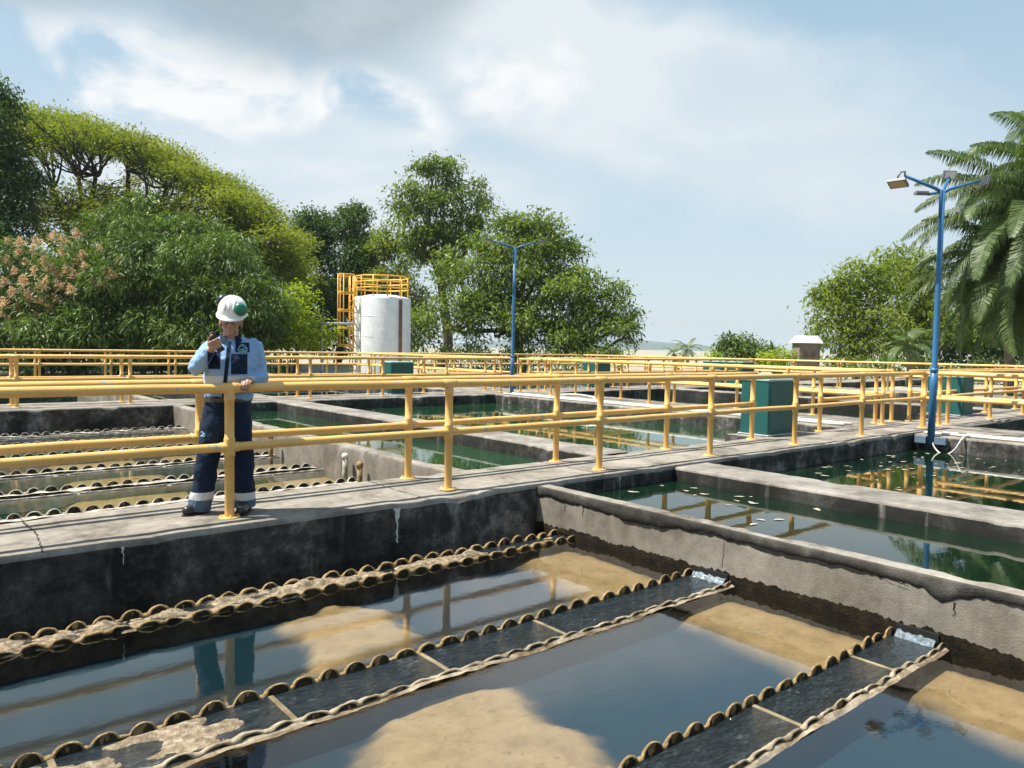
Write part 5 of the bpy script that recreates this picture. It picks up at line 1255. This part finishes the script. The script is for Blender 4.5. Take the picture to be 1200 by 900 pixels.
    loft(mb, [(J(267, 463.5, 0), .166, .115), (J(267, 470, 0), .172, .120), (J(266, 482, .005), .178, .126), (J(266, 494, .005), .176, .122), (J(265.5, 503, .005), .16, .110)])
    for h, kn_, a, hx in ((hipR, kR, aR, (233.5, 597.5)), (hipL, kL, aL, (287, 594))):
        chain(mb, [h, h*.5+kn_*.5+(0, 0, 0), kn_, kn_*.5+a*.5], [.104, .098, .088, .084], 14)
        mb.tube([kn_*.5+a*.5, np.array(J(hx[0], hx[1], .015))], [.084, .088], 16)
    tr = fuse(mb, 'trousers', [MAT['navy'], MAT['reflective'], MAT['cuff']], .0065, 5, (.012, (7, 7, 9)), body)
    me = tr.data; zc = np.array([p.center[2] for p in me.polygons]); xc = np.array([p.center[0] for p in me.polygons]); mi = np.zeros(len(zc), np.int32); sh = np.where(xc > J(262, 0)[0], -1.5*k, 1.5*k)*-1
    mi[(zc+sh < J(235, 586)[2])] = 2; mi[(zc+sh > J(235, 586)[2]) & (zc+sh < J(235, 577)[2])] = 1
    me.polygons.foreach_set('material_index', mi)
    # ---------------- patches laid on the cloth
    def patch(name, poly, mat, onto, off=.003, res=.006, parent=None, slant=0.0):
        bv = BVHTree.FromPolygons([v.co for v in onto.data.vertices], [p.vertices[:] for p in onto.data.polygons])
        (xa, za), (xb, zb) = poly; ya = -.135; x0, _, z0_ = J(xa, zb, ya); x1, _, z1_ = J(xb, za, ya)
        nx = max(2, int((x1-x0)/res)); nz = max(2, int((z1_-z0_)/res)); V = []; ok = []
        for i in range(nx+1):
            for j in range(nz+1):
                x = x0+(x1-x0)*i/nx; z = z0_+(z1_-z0_)*j/nz; x += slant*(j/nz)*k; h, nn, _, _ = bv.ray_cast(Vector((x, -.8, z)), Vector((0, 1, 0)))
                V.append((x, h.y-off, z) if h else (x, 0, z)); ok.append(h is not None)
        F = [(i*(nz+1)+j, (i+1)*(nz+1)+j, (i+1)*(nz+1)+j+1, i*(nz+1)+j+1) for i in range(nx) for j in range(nz)]
        F = [f for f in F if all(ok[q] for q in f)]
        m = bpy.data.meshes.new(name); m.from_pydata(V, [], F); m.materials.append(mat); m.polygons.foreach_set('use_smooth', [True]*len(F))
        return link(name, m, parent or onto)
    patch('placket', ((259.5, 400), (264.0, 467)), MAT['navy'], shirt, .0035, .004, None, 6.5)
    patch('pocket', ((244.0, 412), (258.0, 432.5)), MAT['navy'], shirt, .004)
    patch('pocket', ((270.8, 415), (290.0, 438.5)), MAT['navy'], shirt, .004)
    pk = patch('name_patch', ((276.0, 401.5), (292.5, 412.5)), MAT['navy'], shirt, .005)
    def emblem(cx, cy, s, onto, off):
        bv = BVHTree.FromPolygons([v.co for v in onto.data.vertices], [p.vertices[:] for p in onto.data.polygons]); mbx = MB()
        strokes = [[(-6, 3), (-3.5, -2), (-.5, -4.5), (1.5, -2.5)], [(-1, -1), (2, -2.5), (4.5, 0), (6, 2)], [(-6, 4), (-2, 2.2), (2, 3.6), (6, 3.4)], [(-4.5, 5.2), (0, 4.2), (5, 5.2)], [(0, 1.5), (2.4, .4), (4.4, 2.2)]]
        for st in strokes:
            P = []
            for x, y in st:
                X, _, Z = J(cx+x*s, cy+y*s, -.135); h, _, _, _ = bv.ray_cast(Vector((X, -.8, Z)), Vector((0, 1, 0)))
                if h: P.append((X, h.y-off, Z))
            if len(P) > 1: mbx.tube(P, .0042*s, 5)
        return mbx.build('emblem', MAT['emblem'], onto)
    emblem(284.5, 407.5, .95, pk, .003)
    emblem(236.5, 509.5, .62, tr, .004)
    # belt
    mb = MB(); seg = 40
    for j in range(seg):
        pass
    loft(mb, [(J(267, 470.2, 0), .181, .131), (J(267, 464.8, 0), .180, .130)], 40); mb.f = mb.f[:-2]; mb.m = mb.m[:-2]; mb.sm = mb.sm[:-2]
    belt = mb.build('belt', MAT['leather'], body)
    mb = MB(); p = J(266.5, 467.4, -.134); 
    for a, b in (((-.024, -.016), (-.019, .016)), ((.019, -.016), (.024, .016)), ((-.019, -.016), (.019, -.011)), ((-.019, .011), (.019, .016))): mb.box(p[0]+a[0], p[0]+b[0], p[1]-.006, p[1]+.003, p[2]+a[1], p[2]+b[1])
    mb.build('buckle', MAT['buckle'], belt)
    # collar
    mb = MB(); vs = []; n = 17; cc = J(270.5, 395, -.012)
    for i in range(n):
        a = -2.75+5.5*i/(n-1); d = np.array([math.sin(a), math.cos(a), 0]); op = abs(a)/2.75
        vs += [cc+d*.070+(0, 0, .030-.030*op**2), cc+d*.076+(0, 0, .034-.030*op**2), cc+d*(.098+.006*op)+(0, -.010*op, -.012-.045*op**4)]
    mb.add(vs, [(i*3+j, i*3+j+1, i*3+j+4, i*3+j+3) for i in range(n-1) for j in (0, 1)], True); mb.build('collar', MAT['navy'], shirt)
    # boots
    for a, heel, toe, top in ((aR, J(238, 602, .05), J(219.5, 603.5, -.055), (233.5, 594)), (aL, J(288, 599, .06), J(282.5, 601.5, -.16), (287, 591))):
        h0 = np.array([heel[0], heel[1], .052]); t0 = np.array([toe[0], toe[1], .040]); d = t0-h0; L = np.linalg.norm(d); d /= L
        mb = MB(); chain(mb, [h0, h0+d*L*.35+(0, 0, .012), h0+d*L*.7+(0, 0, -.002), t0], [.044, .050, .048, .040], 14); chain(mb, [h0+d*.035+(0, 0, .0), np.array(J(top[0], top[1], .015))], [.048, .056], 14)
        bo = fuse(mb, 'boot', MAT['boot'], .006, 3, None, body)
        co = np.empty(len(bo.data.vertices)*3); bo.data.vertices.foreach_get('co', co); co = co.reshape(-1, 3); co[:, 2] = np.maximum(co[:, 2], .016); bo.data.vertices.foreach_set('co', co.ravel()); bo.data.update()
        mb = MB(); s = np.cross(d, (0, 0, 1.0)); vs = []; m = 20
        for z in (.0025, .018):
            for i in range(m):
                q = 2*math.pi*i/m; c = h0+d*(L*.5); c[2] = z; vs.append(c+d*math.copysign(abs(math.cos(q))**.6, math.cos(q))*(L*.5+.046)+s*math.sin(q)*.052)
        mb.add(vs, [(i, (i+1) % m, m+(i+1) % m, m+i) for i in range(m)]+[tuple(reversed(range(m))), tuple(m+i for i in range(m))]); mb.build('sole', MAT['sole'], bo)
    # eyes, brows, hair
    for s in (-1, 1):
        mb = MB(); sphere(mb, hc+(s*.030-.005, -.083, -.017), (.0125, .008, .006), 10); e = mb.build('eye', MAT['eye'], body)
        mb = MB(); sphere(mb, hc+(s*.030-.008, -.0895, -.0195), (.0052, .003, .0045), 8); mb.build('pupil', MAT['hair'], e)
        mb = MB(); chain(mb, [hc+(s*.016-.005, -.097, -.002), hc+(s*.032-.005, -.093, .002), hc+(s*.046-.005, -.082, -.003)], [.0035, .004, .0028], 6); mb.build('eyebrow', MAT['hair'], body)
    mb = MB(); sphere(mb, hc+(0, .030, .010), (.0825, .086, .078), 18); 
    hair = mb.build('hair', MAT['hair'], body)
    # hard hat, tipped forward with the head
    helm_mb = MB(); rr = .113; prof = [(rr*1.0, 0.0), (rr*1.01, .012), (rr*.99, .035), (rr*.93, .065), (rr*.80, .096), (rr*.58, .120), (rr*.30, .134), (0.0, .138)]
    helm_mb.lathe([(r*.96, z) for r, z in prof], seg=36)
    vs = []; n = 36
    for i in range(n):
        a = 2*math.pi*i/n; fr = max(0, -math.sin(a)); rim = rr*.965; out = rim+.005+.042*fr**2.2
        vs += [(rim*math.cos(a), rim*math.sin(a), .004), (out*math.cos(a), out*math.sin(a)*1.0, -.004-.012*fr**2), (out*math.cos(a), out*math.sin(a), -.009-.012*fr**2), ((rim-.006)*math.cos(a), (rim-.006)*math.sin(a), -.004)]
    helm_mb.add(vs, [(i*4+j, ((i+1) % n)*4+j, ((i+1) % n)*4+j+1, i*4+j+1) for i in range(n) for j in range(3)], True)
    for s in (-.32, 0, .32):      # ribs over the crown
        helm_mb.tube([(s*rr*math.cos(t)*.0+s*rr*.9, -math.cos(t)*rr*.90, .03+math.sin(t)*.104*(1-abs(s)*.18)) for t in np.linspace(.15, math.pi-.15, 11)], .0085, 8)
    hm = helm_mb.build('hard_hat', MAT['helmet'], body); hm.location = hc+np.array((.012, .000, .062)); hm.rotation_euler = (R(20), R(7), R(-14))
    for s, mat, nm in ((1, 'green_cup', 'ear_muff'), (-1, 'navy_cup', 'ear_muff')):
        mb = MB(); mb.lathe([(0, .030), (.022, .029), (.036, .020), (.041, .004), (.041, -.006), (.034, -.018), (.0, -.02)], seg=20)
        o = mb.build(nm, MAT[mat], hm)
        if s > 0: o.location = (.078, -.070, .062); o.rotation_euler = (R(58), R(46), 0); o.scale = (1.3, 1.2, 1.25)
        else: o.location = (-.080, .025, .088); o.rotation_euler = (R(-15), R(-52), 0); o.scale = (1.1, 1.3, 1.2)
        mb = MB(); mb.tube([(s*.108, 0, .02), (s*.114, -.02*s, .05), (s*.100, -.05*(s > 0), .070)], .006, 6); mb.build('muff_arm', MAT['navy_cup'], hm)
    # two-way radio: a thing of its own in the hand
    L2W = body.matrix_basis.copy()
    rot = Matrix((acr, -nrm, ax)).transposed().to_4x4(); rot.translation = Vector(mid)
    rad = bpy.data.objects.new('two_way_radio', None); COL.objects.link(rad); rad.empty_display_size = .05
    rad.matrix_world = Matrix.Translation((g[0], g[1], 0)) @ Rz @ rot
    tag(rad, 'black two-way radio with a thin aerial held in front of the man\'s chest', 'radio')
    mb = MB(); mb.box(-.027, .027, -.017, .017, -.070, .088, .005); mb.build('case', MAT['radio'], rad)
    mb = MB(); mb.tube([(-.016, 0, .086), (-.016, 0, .110)], .0075, 10); mb.tube([(-.016, 0, .110), (-.020, .0, .23)], [.0035, .0022], 8); mb.build('aerial', MAT['radio'], rad)
    mb = MB(); mb.tube([(.012, 0, .087), (.012, 0, .099)], .007, 10); mb.build('knob', MAT['radio'], rad)
    # pen and key ring on the belt
man()

# ------------------------------------------------------------------ the air
def haze():
    m = bpy.data.materials.new('humid_air'); m.use_nodes = True; k = NT(m.node_tree); k.n.clear()
    v = k.new('ShaderNodeVolumePrincipled'); v.inputs['Color'].default_value = (0.80, 0.90, 1.0, 1); v.inputs['Density'].default_value = 2.0e-4; v.inputs['Anisotropy'].default_value = 0.2
    o = k.new('ShaderNodeOutputMaterial'); k.link(v.outputs[0], o.inputs['Volume'])
    mb = MB(); mb.box(-9500, 9500, -9500, 9500, -3.0, 60.0); tag(mb.build('haze', m), kind='stuff')
haze()
